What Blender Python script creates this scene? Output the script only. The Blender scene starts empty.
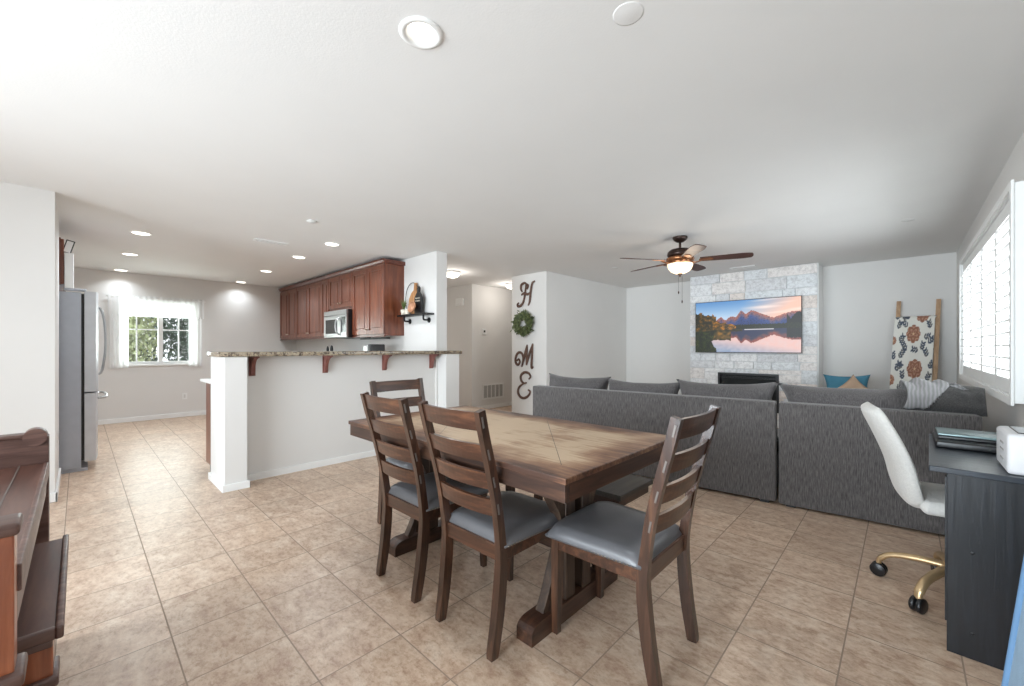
import bpy, bmesh, math, random
from mathutils import Vector, Matrix, Euler, noise
random.seed(7)
C = bpy.context.scene.collection
scene = bpy.context.scene
PI = math.pi
# ------------------------------------------------------------------ camera
HC = 1.2
FPX = 411.7
cam_d = bpy.data.cameras.new('camera')
cam = bpy.data.objects.new('camera', cam_d); C.objects.link(cam)
cam.location = (0, 0, HC)
cam.rotation_euler = (PI/2, 0, math.radians(43.56))
cam_d.sensor_width = 36
cam_d.lens = FPX/1024*36
cam_d.shift_y = 5/1024
cam_d.clip_start = 0.02
scene.camera = cam
# ------------------------------------------------------------------ world, exposure
scene.view_settings.view_transform = 'Standard'
scene.view_settings.look = 'None'
scene.view_settings.gamma = 1
scene.view_settings.use_curve_mapping = False
scene.view_settings.exposure = 0.68
w = bpy.data.worlds.new('daylight'); scene.world = w; w.use_nodes = True
wn = w.node_tree.nodes; bgn = wn['Background']
bgn.inputs['Color'].default_value = (0.90, 0.95, 1.0, 1)
bgn.inputs['Strength'].default_value = 1.3
# ------------------------------------------------------------------ area lights (daylight at the seen windows, plus unseen fill)
def area(name, loc, rot, sx, sy, power, color=(1, 1, 1), spread=180):
    l = bpy.data.lights.new(name, 'AREA'); l.shape = 'RECTANGLE'; l.size = sx; l.size_y = sy
    l.energy = power; l.color = color; l.spread = math.radians(spread)
    o = bpy.data.objects.new(name, l); C.objects.link(o); o.location = loc; o.rotation_euler = rot
    return o
ZC = 2.42                       # ceiling height
area('daylight_through_shutters', (0.80, 4.65, 1.5), (0, PI/2+.08, 0), 1.3, 2.9, 76, (0.88, 0.955, 1.0))
area('fill_from_added_door', (-1.9, -2.75, 1.15), (PI/2+.04, 0, 0), 3.6, 2.05, 108, (0.81, 0.92, 1.0), 105)  # unseen fill from behind the camera, set in an added door opening
area('daylight_through_kitchen_window', (-9.45, 0.95, 1.4), (0, -PI/2, 0), 0.8, 1.0, 18, (0.88, 1.0, 0.97))
area('hall_fill', (-7.6, 4.2, 1.3), (0, -PI/2, 0), 1.6, 0.8, 4, (1, 0.93, 0.85))  # unseen warm fill standing inside the hall, no doorway behind it

# ------------------------------------------------------------------ materials
def s2l(c):
    return tuple((x/12.92 if x <= 0.04045 else ((x+0.055)/1.055)**2.4) for x in [v/255 for v in c])
def new_mat(name):
    m = bpy.data.materials.new(name); m.use_nodes = True
    nt = m.node_tree; return m, nt, nt.nodes['Principled BSDF']
def plain(name, rgb, rough=0.5, metal=0.0, var=0.06, scale=14, bump=0.0, bscale=60, emit=0.0, sheen=0.0, spec=0.5, coat=0.0):
    m, nt, b = new_mat(name); N = nt.nodes; L = nt.links
    c = s2l(rgb)
    tc = N.new('ShaderNodeTexCoord')
    nz = N.new('ShaderNodeTexNoise'); nz.inputs['Scale'].default_value = scale; nz.inputs['Detail'].default_value = 4
    L.new(tc.outputs['Object'], nz.inputs['Vector'])
    r = N.new('ShaderNodeValToRGB')
    r.color_ramp.elements[0].position = 0.3; r.color_ramp.elements[1].position = 0.7
    r.color_ramp.elements[0].color = tuple(max(0, x*(1-var)) for x in c)+(1,)
    r.color_ramp.elements[1].color = tuple(min(1, x*(1+var)) for x in c)+(1,)
    L.new(nz.outputs['Fac'], r.inputs['Fac']); L.new(r.outputs['Color'], b.inputs['Base Color'])
    b.inputs['Roughness'].default_value = rough; b.inputs['Metallic'].default_value = metal
    b.inputs['Specular IOR Level'].default_value = spec
    if coat: b.inputs['Coat Weight'].default_value = coat; b.inputs['Coat Roughness'].default_value = 0.15
    if sheen: b.inputs['Sheen Weight'].default_value = sheen
    if emit:
        b.inputs['Emission Color'].default_value = c+(1,); b.inputs['Emission Strength'].default_value = emit
    if bump:
        n2 = N.new('ShaderNodeTexNoise'); n2.inputs['Scale'].default_value = bscale; n2.inputs['Detail'].default_value = 3
        L.new(tc.outputs['Object'], n2.inputs['Vector'])
        bp = N.new('ShaderNodeBump'); bp.inputs['Strength'].default_value = bump; bp.inputs['Distance'].default_value = 0.01
        L.new(n2.outputs['Fac'], bp.inputs['Height']); L.new(bp.outputs['Normal'], b.inputs['Normal'])
    return m
def wood(name, dark, mid, light, grain='X', scale=9, rough=0.45, coat=0.0, stretch=12, bump=0.12, spec=0.5):
    m, nt, b = new_mat(name); N = nt.nodes; L = nt.links
    tc = N.new('ShaderNodeTexCoord'); mp = N.new('ShaderNodeMapping')
    s = {'X': (1/stretch*scale, scale, scale), 'Y': (scale, 1/stretch*scale, scale), 'Z': (scale, scale, 1/stretch*scale)}[grain]
    mp.inputs['Scale'].default_value = s
    L.new(tc.outputs['Object'], mp.inputs['Vector'])
    nz = N.new('ShaderNodeTexNoise'); nz.inputs['Scale'].default_value = 3.0; nz.inputs['Detail'].default_value = 6; nz.inputs['Roughness'].default_value = 0.65
    nz.inputs['Distortion'].default_value = 0.6
    L.new(mp.outputs['Vector'], nz.inputs['Vector'])
    r = N.new('ShaderNodeValToRGB'); e = r.color_ramp.elements
    e[0].position = 0.30; e[0].color = s2l(dark)+(1,)
    e[1].position = 0.72; e[1].color = s2l(light)+(1,)
    k = e.new(0.5); k.color = s2l(mid)+(1,)
    L.new(nz.outputs['Fac'], r.inputs['Fac']); L.new(r.outputs['Color'], b.inputs['Base Color'])
    b.inputs['Roughness'].default_value = rough; b.inputs['Specular IOR Level'].default_value = spec
    if coat: b.inputs['Coat Weight'].default_value = coat; b.inputs['Coat Roughness'].default_value = 0.2
    bp = N.new('ShaderNodeBump'); bp.inputs['Strength'].default_value = bump; bp.inputs['Distance'].default_value = 0.004
    L.new(nz.outputs['Fac'], bp.inputs['Height']); L.new(bp.outputs['Normal'], b.inputs['Normal'])
    return m
def emis(name, rgb, s):
    m, nt, b = new_mat(name); c = s2l(rgb)+(1,)
    b.inputs['Base Color'].default_value = c; b.inputs['Emission Color'].default_value = c; b.inputs['Emission Strength'].default_value = s
    return m
def attr_mat(name, attr='Col', emit=0.0, rough=0.6, bump=0.0, bscale=80, base=1.0):
    m, nt, b = new_mat(name); N = nt.nodes; L = nt.links
    a = N.new('ShaderNodeAttribute'); a.attribute_name = attr
    if emit:
        L.new(a.outputs['Color'], b.inputs['Emission Color']); b.inputs['Emission Strength'].default_value = emit
        b.inputs['Base Color'].default_value = (0.01, 0.01, 0.01, 1)
    else:
        L.new(a.outputs['Color'], b.inputs['Base Color'])
    b.inputs['Roughness'].default_value = rough
    if bump:
        tc = N.new('ShaderNodeTexCoord'); n2 = N.new('ShaderNodeTexNoise'); n2.inputs['Scale'].default_value = bscale; n2.inputs['Detail'].default_value = 5
        L.new(tc.outputs['Object'], n2.inputs['Vector'])
        bp = N.new('ShaderNodeBump'); bp.inputs['Strength'].default_value = bump; bp.inputs['Distance'].default_value = 0.01
        L.new(n2.outputs['Fac'], bp.inputs['Height']); L.new(bp.outputs['Normal'], b.inputs['Normal'])
    return m
def math_node(N, op, a=None, b=None, L=None):
    n = N.new('ShaderNodeMath'); n.operation = op
    for i, v in enumerate((a, b)):
        if v is None: continue
        if isinstance(v, (int, float)): n.inputs[i].default_value = v
        else: L.new(v, n.inputs[i])
    return n.outputs[0]
def tile_mat():
    m, nt, b = new_mat('floor_tile'); N = nt.nodes; L = nt.links
    tc = N.new('ShaderNodeTexCoord'); sp = N.new('ShaderNodeSeparateXYZ'); L.new(tc.outputs['Object'], sp.inputs[0])
    ux = math_node(N, 'DIVIDE', math_node(N, 'ADD', sp.outputs['X'], 0.5125, L), 0.338, L)
    uy = math_node(N, 'DIVIDE', math_node(N, 'SUBTRACT', sp.outputs['Y'], 0.2655, L), 0.3305, L)
    def edge(u):
        f = math_node(N, 'FRACT', u, None, L)
        return math_node(N, 'MINIMUM', f, math_node(N, 'SUBTRACT', 1.0, f, L), L)
    d = math_node(N, 'MINIMUM', edge(ux), edge(uy), L)
    g = math_node(N, 'LESS_THAN', d, 0.0075, L)
    cb = N.new('ShaderNodeCombineXYZ')
    L.new(math_node(N, 'FLOOR', ux, None, L), cb.inputs[0]); L.new(math_node(N, 'FLOOR', uy, None, L), cb.inputs[1])
    wn_ = N.new('ShaderNodeTexWhiteNoise'); L.new(cb.outputs[0], wn_.inputs['Vector'])
    off = N.new('ShaderNodeVectorMath'); off.operation = 'MULTIPLY_ADD'
    L.new(wn_.outputs['Color'], off.inputs[0]); off.inputs[1].default_value = (7, 7, 7); L.new(tc.outputs['Object'], off.inputs[2])
    mp = N.new('ShaderNodeMapping'); mp.inputs['Scale'].default_value = (1.0, 1.5, 1.0); L.new(off.outputs[0], mp.inputs['Vector'])
    n1 = N.new('ShaderNodeTexNoise'); n1.inputs['Scale'].default_value = 9; n1.inputs['Detail'].default_value = 12; n1.inputs['Roughness'].default_value = 0.78; n1.inputs['Distortion'].default_value = 0.25
    L.new(mp.outputs[0], n1.inputs['Vector'])
    r = N.new('ShaderNodeValToRGB'); e = r.color_ramp.elements
    e[0].position = 0.30; e[0].color = s2l((170, 140, 122))+(1,)
    e[1].position = 0.70; e[1].color = s2l((228, 213, 197))+(1,)
    k = e.new(0.5); k.color = s2l((205, 182, 162))+(1,)
    L.new(n1.outputs['Fac'], r.inputs['Fac'])
    n3 = N.new('ShaderNodeTexNoise'); n3.inputs['Scale'].default_value = 26; n3.inputs['Detail'].default_value = 8; n3.inputs['Roughness'].default_value = 0.75
    L.new(mp.outputs[0], n3.inputs['Vector'])
    r3 = N.new('ShaderNodeValToRGB'); r3.color_ramp.elements[0].position = 0.34; r3.color_ramp.elements[0].color = (0.60, 0.50, 0.44, 1)
    r3.color_ramp.elements[1].position = 0.52; r3.color_ramp.elements[1].color = (1, 1, 1, 1); L.new(n3.outputs['Fac'], r3.inputs['Fac'])
    m3 = N.new('ShaderNodeMix'); m3.data_type = 'RGBA'; m3.blend_type = 'MULTIPLY'; m3.inputs['Factor'].default_value = 0.75
    L.new(r.outputs['Color'], m3.inputs['A']); L.new(r3.outputs['Color'], m3.inputs['B'])
    hs = N.new('ShaderNodeHueSaturation'); L.new(m3.outputs['Result'], hs.inputs['Color'])
    L.new(math_node(N, 'ADD', math_node(N, 'MULTIPLY', wn_.outputs['Value'], 0.12, L), 0.94, L), hs.inputs['Value'])
    hs.inputs['Saturation'].default_value = 1.12
    mx = N.new('ShaderNodeMix'); mx.data_type = 'RGBA'
    L.new(g, mx.inputs['Factor']); L.new(hs.outputs['Color'], mx.inputs['A']); mx.inputs['B'].default_value = s2l((156, 136, 120))+(1,)
    L.new(mx.outputs['Result'], b.inputs['Base Color'])
    rr = math_node(N, 'ADD', math_node(N, 'MULTIPLY', g, 0.4, L), math_node(N, 'ADD', math_node(N, 'MULTIPLY', n1.outputs['Fac'], 0.2, L), 0.26, L), L)
    L.new(rr, b.inputs['Roughness'])
    bp = N.new('ShaderNodeBump'); bp.inputs['Strength'].default_value = 0.25; bp.inputs['Distance'].default_value = 0.004
    hgt = math_node(N, 'SUBTRACT', math_node(N, 'MULTIPLY', n1.outputs['Fac'], 0.5, L), math_node(N, 'MULTIPLY', g, 0.6, L), L)
    L.new(hgt, bp.inputs['Height']); L.new(bp.outputs['Normal'], b.inputs['Normal'])
    return m
def granite_mat():
    m, nt, b = new_mat('granite'); N = nt.nodes; L = nt.links
    tc = N.new('ShaderNodeTexCoord')
    v = N.new('ShaderNodeTexNoise'); v.inputs['Scale'].default_value = 38; v.inputs['Detail'].default_value = 4; v.inputs['Roughness'].default_value = 0.8
    L.new(tc.outputs['Object'], v.inputs['Vector'])
    r = N.new('ShaderNodeValToRGB'); r.color_ramp.interpolation = 'CONSTANT'; e = r.color_ramp.elements
    e[0].position = 0.0; e[0].color = s2l((62, 50, 44))+(1,)
    e[1].position = 0.45; e[1].color = s2l((134, 118, 98))+(1,)
    k = e.new(0.5); k.color = s2l((178, 164, 142))+(1,)
    k = e.new(0.58); k.color = s2l((110, 92, 76))+(1,)
    k = e.new(0.64); k.color = s2l((206, 196, 178))+(1,)
    L.new(v.outputs['Fac'], r.inputs['Fac']); L.new(r.outputs['Color'], b.inputs['Base Color'])
    b.inputs['Roughness'].default_value = 0.15
    return m
def sofa_mat(name, lo, hi):
    m, nt, b = new_mat(name); N = nt.nodes; L = nt.links
    tc = N.new('ShaderNodeTexCoord'); mp = N.new('ShaderNodeMapping'); mp.inputs['Scale'].default_value = (190, 190, 16)
    L.new(tc.outputs['Object'], mp.inputs['Vector'])
    n = N.new('ShaderNodeTexNoise'); n.inputs['Scale'].default_value = 1; n.inputs['Detail'].default_value = 3; n.inputs['Roughness'].default_value = 0.7
    L.new(mp.outputs[0], n.inputs['Vector'])
    r = N.new('ShaderNodeValToRGB'); e = r.color_ramp.elements
    e[0].position = 0.32; e[0].color = s2l(lo)+(1,); e[1].position = 0.68; e[1].color = s2l(hi)+(1,)
    L.new(n.outputs['Fac'], r.inputs['Fac']); L.new(r.outputs['Color'], b.inputs['Base Color'])
    b.inputs['Roughness'].default_value = 0.95; b.inputs['Sheen Weight'].default_value = 0.25; b.inputs['Specular IOR Level'].default_value = 0.15
    bp = N.new('ShaderNodeBump'); bp.inputs['Strength'].default_value = 0.4; bp.inputs['Distance'].default_value = 0.004
    L.new(n.outputs['Fac'], bp.inputs['Height']); L.new(bp.outputs['Normal'], b.inputs['Normal'])
    return m
def table_top_mat(x0, x1, y0, y1):
    # worn varnish: bleached in the middle, red-brown towards the edges where the finish survives
    m, nt, b = new_mat('worn_table_top'); N = nt.nodes; L = nt.links
    tc = N.new('ShaderNodeTexCoord'); sp = N.new('ShaderNodeSeparateXYZ'); L.new(tc.outputs['Object'], sp.inputs[0])
    mp = N.new('ShaderNodeMapping'); mp.inputs['Scale'].default_value = (1.6, 22, 22); L.new(tc.outputs['Object'], mp.inputs['Vector'])
    n = N.new('ShaderNodeTexNoise'); n.inputs['Scale'].default_value = 2.2; n.inputs['Detail'].default_value = 8; n.inputs['Roughness'].default_value = 0.7
    L.new(mp.outputs[0], n.inputs['Vector'])
    n2 = N.new('ShaderNodeTexNoise'); n2.inputs['Scale'].default_value = 4.5; n2.inputs['Detail'].default_value = 6
    L.new(tc.outputs['Object'], n2.inputs['Vector'])
    dx = math_node(N, 'MINIMUM', math_node(N, 'SUBTRACT', sp.outputs['X'], x0, L), math_node(N, 'SUBTRACT', x1, sp.outputs['X'], L), L)
    dy = math_node(N, 'MINIMUM', math_node(N, 'SUBTRACT', sp.outputs['Y'], y0, L), math_node(N, 'SUBTRACT', y1, sp.outputs['Y'], L), L)
    d = math_node(N, 'MINIMUM', dx, dy, L)
    t = math_node(N, 'MINIMUM', math_node(N, 'MULTIPLY', d, 4.6, L), 0.98, L)
    t = math_node(N, 'ADD', t, math_node(N, 'MULTIPLY', math_node(N, 'SUBTRACT', n2.outputs['Fac'], 0.5, L), 1.9, L), L)
    t = math_node(N, 'ADD', t, math_node(N, 'MULTIPLY', math_node(N, 'SUBTRACT', n.outputs['Fac'], 0.5, L), 1.5, L), L)
    r = N.new('ShaderNodeValToRGB'); e = r.color_ramp.elements
    e[0].position = 0.0; e[0].color = s2l((70, 46, 35))+(1,)
    e[1].position = 1.0; e[1].color = s2l((186, 162, 134))+(1,)
    for p, c in ((0.2, (104, 70, 51)), (0.45, (134, 99, 74)), (0.72, (160, 130, 102))):
        k = e.new(p); k.color = s2l(c)+(1,)
    L.new(t, r.inputs['Fac']); L.new(r.outputs['Color'], b.inputs['Base Color'])
    b.inputs['Roughness'].default_value = 0.42
    bp = N.new('ShaderNodeBump'); bp.inputs['Strength'].default_value = 0.15; bp.inputs['Distance'].default_value = 0.003
    L.new(n.outputs['Fac'], bp.inputs['Height']); L.new(bp.outputs['Normal'], b.inputs['Normal'])
    return m
def sheer_mat():
    m, nt, b = new_mat('sheer_curtain')
    N = nt.nodes; L = nt.links
    out = N['Material Output']
    tr = N.new('ShaderNodeBsdfTransparent'); tl = N.new('ShaderNodeBsdfTranslucent'); df = N.new('ShaderNodeBsdfDiffuse')
    tl.inputs['Color'].default_value = (0.95, 0.95, 0.95, 1); df.inputs['Color'].default_value = (0.93, 0.93, 0.93, 1)
    m1 = N.new('ShaderNodeMixShader'); m1.inputs[0].default_value = 0.5
    L.new(tl.outputs[0], m1.inputs[1]); L.new(df.outputs[0], m1.inputs[2])
    m2 = N.new('ShaderNodeMixShader'); m2.inputs[0].default_value = 0.82
    L.new(tr.outputs[0], m2.inputs[1]); L.new(m1.outputs[0], m2.inputs[2]); L.new(m2.outputs[0], out.inputs['Surface'])
    return m
def glass_mat(name='window_glass', tint=(1, 1, 1), rough=0.0):
    m, nt, b = new_mat(name); N = nt.nodes; L = nt.links
    out = N['Material Output']
    tr = N.new('ShaderNodeBsdfTransparent'); gl = N.new('ShaderNodeBsdfGlossy'); gl.inputs['Roughness'].default_value = rough
    tr.inputs['Color'].default_value = tint+(1,)
    mx = N.new('ShaderNodeMixShader'); mx.inputs[0].default_value = 0.06
    L.new(tr.outputs[0], mx.inputs[1]); L.new(gl.outputs[0], mx.inputs[2]); L.new(mx.outputs[0], out.inputs['Surface'])
    return m

M_wall = plain('wall_paint', (226, 224, 221), 0.7, var=0.012, scale=2, bump=0.05, bscale=140)
M_ceil = plain('ceiling_paint', (232, 231, 229), 0.8, var=0.012, scale=2, bump=0.06, bscale=110)
M_trim = plain('white_trim', (240, 240, 238), 0.4, var=0.01)
M_white = plain('white_paint', (238, 238, 236), 0.45, var=0.01)
M_floor = tile_mat()
M_granite = granite_mat()
M_chair = wood('dark_chair_wood', (42, 27, 20), (66, 43, 32), (104, 71, 52), 'Z', 10, 0.30, coat=0.6)
M_chairX = wood('dark_slat_wood', (46, 29, 21), (72, 46, 34), (112, 74, 52), 'X', 10, 0.34, coat=0.35)
M_table = wood('dark_table_wood', (40, 27, 22), (62, 42, 33), (96, 66, 48), 'X', 9, 0.4, coat=0.1)
M_tableY = wood('dark_table_wood_cross', (44, 29, 23), (70, 46, 35), (108, 74, 54), 'Y', 9, 0.4, coat=0.1)
M_tableZ = wood('dark_table_post_wood', (46, 36, 30), (72, 56, 46), (104, 84, 68), 'Z', 9, 0.45)
M_blackish = wood('blackened_bench_wood', (40, 37, 34), (58, 53, 48), (74, 68, 61), 'Y', 12, 0.5)
M_vinyl = plain('grey_vinyl', (103, 103, 106), 0.32, var=0.10, scale=9, bump=0.08, bscale=220, spec=0.6)
M_nail = plain('nailhead_metal', (150, 140, 125), 0.3, 0.9)
M_inlay = plain('steel_inlay', (112, 105, 100), 0.45, 0.3)
M_cherry = wood('cherry_cabinet', (88, 43, 25), (113, 58, 35), (138, 77, 50), 'Z', 7, 0.32, coat=0.35, stretch=10)
M_cherryX = wood('cherry_moulding', (76, 34, 22), (98, 46, 29), (120, 62, 40), 'X', 7, 0.35, coat=0.3)
M_bracket = wood('mahogany_bracket', (100, 58, 52), (124, 76, 68), (146, 94, 84), 'Z', 10, 0.4)
M_steel = plain('brushed_steel', (178, 178, 178), 0.28, 0.85, var=0.05, scale=40)
M_fridge_side = plain('fridge_side_grey', (176, 181, 190), 0.45, 0.0, var=0.03)
M_fridge_door = plain('fridge_door_steel', (204, 207, 212), 0.35, 0.3, var=0.04)
M_black = plain('black_plastic', (24, 24, 26), 0.35)
M_blackm = plain('black_iron', (30, 29, 29), 0.45, 0.4)
M_dark_glass = plain('dark_glass', (50, 52, 52), 0.08, var=0.02)
M_sofa = sofa_mat('grey_chenille', (68, 65, 65), (118, 114, 113))
M_sofa_c = sofa_mat('grey_chenille_cushion', (70, 67, 67), (110, 106, 106))
M_sofa_d = sofa_mat('charcoal_chenille', (58, 57, 57), (92, 90, 89))
M_boucle = plain('white_boucle', (226, 224, 219), 0.95, var=0.05, scale=90, bump=0.6, bscale=260, sheen=0.3)
M_gold = plain('satin_gold', (206, 178, 138), 0.35, 0.75, var=0.04)
M_desk = wood('blue_black_desk', (14, 16, 20), (19, 22, 27), (30, 34, 41), 'Z', 14, 0.35, stretch=14, coat=0.2, bump=0.25)
M_deskY = wood('blue_black_desk_top', (34, 38, 46), (46, 52, 60), (68, 76, 86), 'X', 14, 0.28, stretch=8, coat=0.3, bump=0.25)
M_blue = plain('blue_fabric', (140, 166, 188), 0.9, var=0.08, scale=30, bump=0.3, bscale=300)
M_bluep = plain('blue_piping', (92, 126, 160), 0.8, var=0.05)
M_bronze = plain('oiled_bronze', (58, 42, 36), 0.35, 0.6, var=0.12)
M_copper = plain('aged_copper', (150, 100, 66), 0.3, 0.75, var=0.15)
M_blade = wood('fan_blade_wood', (48, 26, 22), (68, 38, 30), (88, 52, 40), 'X', 7, 0.4)
M_bladeL = wood('fan_blade_lit_side', (120, 84, 56), (164, 124, 86), (196, 158, 116), 'X', 7, 0.4)  # blade wood paled to paint in lamp glow; no blade uses it
M_bowl = emis('lit_glass_bowl', (255, 228, 190), .8)
M_can = emis('downlight_glow', (255, 248, 236), 3.0)
M_dome = emis('dome_lamp_glow', (255, 246, 232), 1.6)
M_letter = wood('brown_letter_wood', (78, 54, 44), (98, 72, 60), (118, 90, 76), 'Z', 14, 0.7)
M_leaf = plain('wreath_leaf', (98, 108, 66), 0.6, var=0.35, scale=25)
M_leaf2 = plain('wreath_leaf_dark', (68, 80, 48), 0.6, var=0.35, scale=25)
M_orange = wood('orange_cabinet_wood', (128, 66, 38), (154, 86, 54), (180, 110, 74), 'Z', 8, 0.3, coat=0.4)
M_umber = wood('umber_cabinet_top', (66, 40, 32), (88, 56, 46), (110, 76, 62), 'X', 8, 0.36, coat=0.2)
M_umberY = wood('umber_moulding', (70, 48, 42), (96, 70, 62), (126, 98, 88), 'Y', 8, 0.42, coat=0.1)
M_ladder = wood('ladder_wood', (156, 122, 92), (186, 152, 120), (208, 176, 144), 'Z', 9, 0.7)
M_teal = plain('teal_pillow', (72, 132, 156), 0.85, var=0.06, bump=0.2, bscale=200)
M_tan = plain('tan_pillow', (188, 160, 136), 0.9, var=0.06, bump=0.2, bscale=200)
M_mortar = plain('whitewashed_mortar', (224, 226, 227), 0.9, var=0.06, scale=20, bump=0.4, bscale=60)
M_printer = plain('printer_white', (226, 226, 228), 0.45, var=0.01)
M_laptop = plain('laptop_grey_green', (128, 148, 150), 0.3, 0.35, var=0.03)
M_knob = plain('nickel_knob', (190, 180, 165), 0.3, 0.9)
M_tanboard = wood('oak_paddle', (146, 98, 60), (178, 128, 84), (204, 156, 110), 'Z', 12, 0.6)
M_pot = plain('ceramic_cream', (226, 218, 202), 0.4)
M_vent = plain('vent_grille', (214, 213, 210), 0.5, var=0.01)
M_ventdark = plain('vent_duct_dark', (168, 166, 164), 0.8)
M_sheer = sheer_mat()
M_glass = glass_mat()
M_ground = plain('garden_soil', (120, 116, 96), 0.95, var=0.2)
M_treeA = plain('pale_foliage', (176, 184, 138), 0.7, var=0.4, scale=5)
M_treeB = plain('dark_foliage', (62, 86, 66), 0.7, var=0.4, scale=5)
M_highlight = plain('white_leaf_highlight', (226, 224, 206), 0.7, var=0.1, scale=5)  # near-white colour for bright highlights painted into the leaves
M_bark = plain('bark', (92, 76, 62), 0.9, var=0.2)

# ------------------------------------------------------------------ mesh builder
class MB:
    def __init__(s): s.bm = bmesh.new()
    def _add(s, verts, faces, smooth=False):
        vs = [s.bm.verts.new(v) for v in verts]
        out = []
        for f in faces:
            try:
                fc = s.bm.faces.new([vs[i] for i in f]); fc.smooth = smooth; out.append(fc)
            except ValueError: pass
        return vs, out
    def box(s, x0, x1, y0, y1, z0, z1, bev=0, seg=2, mat=None):
        b = bmesh.new(); bmesh.ops.create_cube(b, size=1)
        for v in b.verts: v.co = Vector((x0+(v.co.x+.5)*(x1-x0), y0+(v.co.y+.5)*(y1-y0), z0+(v.co.z+.5)*(z1-z0)))
        if bev: bmesh.ops.bevel(b, geom=b.edges[:], offset=bev, segments=seg, affect='EDGES', profile=0.5)
        if mat is not None: bmesh.ops.transform(b, matrix=mat, verts=b.verts[:])
        s.merge(b, smooth=(bev and seg > 2)); return s
    def merge(s, b, smooth=False):
        b.verts.index_update()
        vs = [s.bm.verts.new(v.co) for v in b.verts]
        for f in b.faces:
            try: nf = s.bm.faces.new([vs[v.index] for v in f.verts]); nf.smooth = bool(smooth) or f.smooth
            except ValueError: pass
        b.free()
    def prism(s, poly, axis, a, b_, mat=None):
        # poly: 2-D outline; axis 'x': (y,z) extruded over x, 'y': (x,z), 'z': (x,y)
        def mk(p, t):
            v = {'x': Vector((t, p[0], p[1])), 'y': Vector((p[0], t, p[1])), 'z': Vector((p[0], p[1], t))}[axis]
            return mat @ v if mat is not None else v
        n = len(poly)
        v = [mk(p, a) for p in poly]+[mk(p, b_) for p in poly]
        f = [tuple(range(n)), tuple(range(2*n-1, n-1, -1))]+[(i, (i+1) % n, n+(i+1) % n, n+i) for i in range(n)]
        s._add(v, f); return s
    def tube(s, pts, r, n=10, cap=True, flat=None, up=None, square=False):
        # swept section; r scalar or list; flat=(a,b) elliptical/rect multipliers
        pts = [Vector(p) for p in pts]; m = len(pts)
        rs = r if isinstance(r, (list, tuple)) else [r]*m
        upv = Vector(up) if up else None
        rings = []; prev = None
        for i, p in enumerate(pts):
            t = (pts[min(i+1, m-1)]-pts[max(i-1, 0)]).normalized()
            if upv is not None: a = (upv-t*upv.dot(t)).normalized()
            elif prev is None:
                q = Vector((0, 0, 1)) if abs(t.z) < .9 else Vector((1, 0, 0)); a = (q-t*q.dot(t)).normalized()
            else: a = (prev-t*prev.dot(t)).normalized()
            prev = a; b2 = t.cross(a)
            fa, fb = flat if flat else (1, 1)
            ring = []
            for k in range(n):
                th = 2*PI*k/n+(PI/4 if square else 0)
                ca, sa = math.cos(th), math.sin(th)
                if square: ca = math.copysign(1, ca); sa = math.copysign(1, sa)
                ring.append(s.bm.verts.new(p+a*(ca*rs[i]*fa)+b2*(sa*rs[i]*fb)))
            rings.append(ring)
        for i in range(m-1):
            for k in range(n):
                f = s.bm.faces.new([rings[i][k], rings[i][(k+1) % n], rings[i+1][(k+1) % n], rings[i+1][k]]); f.smooth = not square
        if cap:
            s.bm.faces.new(rings[0][::-1]); s.bm.faces.new(rings[-1])
        return s
    def lathe(s, prof, c=(0, 0, 0), n=32, mat=None):
        c = Vector(c); rings = []
        for r, z in prof:
            if r < 1e-6:
                v = Vector((0, 0, z)); v = mat @ v if mat is not None else v
                rings.append([s.bm.verts.new(c+v)])
            else:
                ring = []
                for k in range(n):
                    v = Vector((r*math.cos(2*PI*k/n), r*math.sin(2*PI*k/n), z)); v = mat @ v if mat is not None else v
                    ring.append(s.bm.verts.new(c+v))
                rings.append(ring)
        for i in range(len(rings)-1):
            a, b = rings[i], rings[i+1]
            for k in range(n):
                if len(a) == 1 and len(b) == 1: continue
                if len(a) == 1: q = [a[0], b[k], b[(k+1) % n]]
                elif len(b) == 1: q = [a[k], a[(k+1) % n], b[0]]
                else: q = [a[k], a[(k+1) % n], b[(k+1) % n], b[k]]
                f = s.bm.faces.new(q); f.smooth = True
        return s
    def sphere(s, c, rx, ry=None, rz=None, seg=20, rings=12):
        ry = ry or rx; rz = rz or rx
        b = bmesh.new(); bmesh.ops.create_uvsphere(b, u_segments=seg, v_segments=rings, radius=1)
        for v in b.verts: v.co = Vector((c[0]+v.co.x*rx, c[1]+v.co.y*ry, c[2]+v.co.z*rz))
        s.merge(b, smooth=True); return s
    def pillow(s, sx, sy, sz, mat, n=18, pinch=0.35, p=2.6, edge=0.25, lump=0.0, seed=0):
        # cushion lying in its local x-y plane, thickness sz
        g = {}
        for side in (1, -1):
            for i in range(n+1):
                for j in range(n+1):
                    u = -1+2*i/n; v = -1+2*j/n
                    k = (i, j, side)
                    rim = i in (0, n) or j in (0, n)
                    if rim and side == -1: g[k] = g[(i, j, 1)]; continue
                    h = ((1-abs(u)**p)*(1-abs(v)**p)) ** 0.45
                    bow = 1-pinch*0.18*(1-abs(v)**2)*(abs(u)**3); bow2 = 1-pinch*0.18*(1-abs(u)**2)*(abs(v)**3)
                    q = Vector((u*sx/2*bow, v*sy/2*bow2, side*sz/2*(h if not rim else 0)))
                    if lump: q.z += lump*noise.noise(Vector((u*2+seed, v*2, side*3)))*h
                    g[k] = s.bm.verts.new(mat @ q)
        for side in (1, -1):
            for i in range(n):
                for j in range(n):
                    q = [g[(i, j, side)], g[(i+1, j, side)], g[(i+1, j+1, side)], g[(i, j+1, side)]]
                    if side == -1: q.reverse()
                    f = s.bm.faces.new(q); f.smooth = True
        return s
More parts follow.
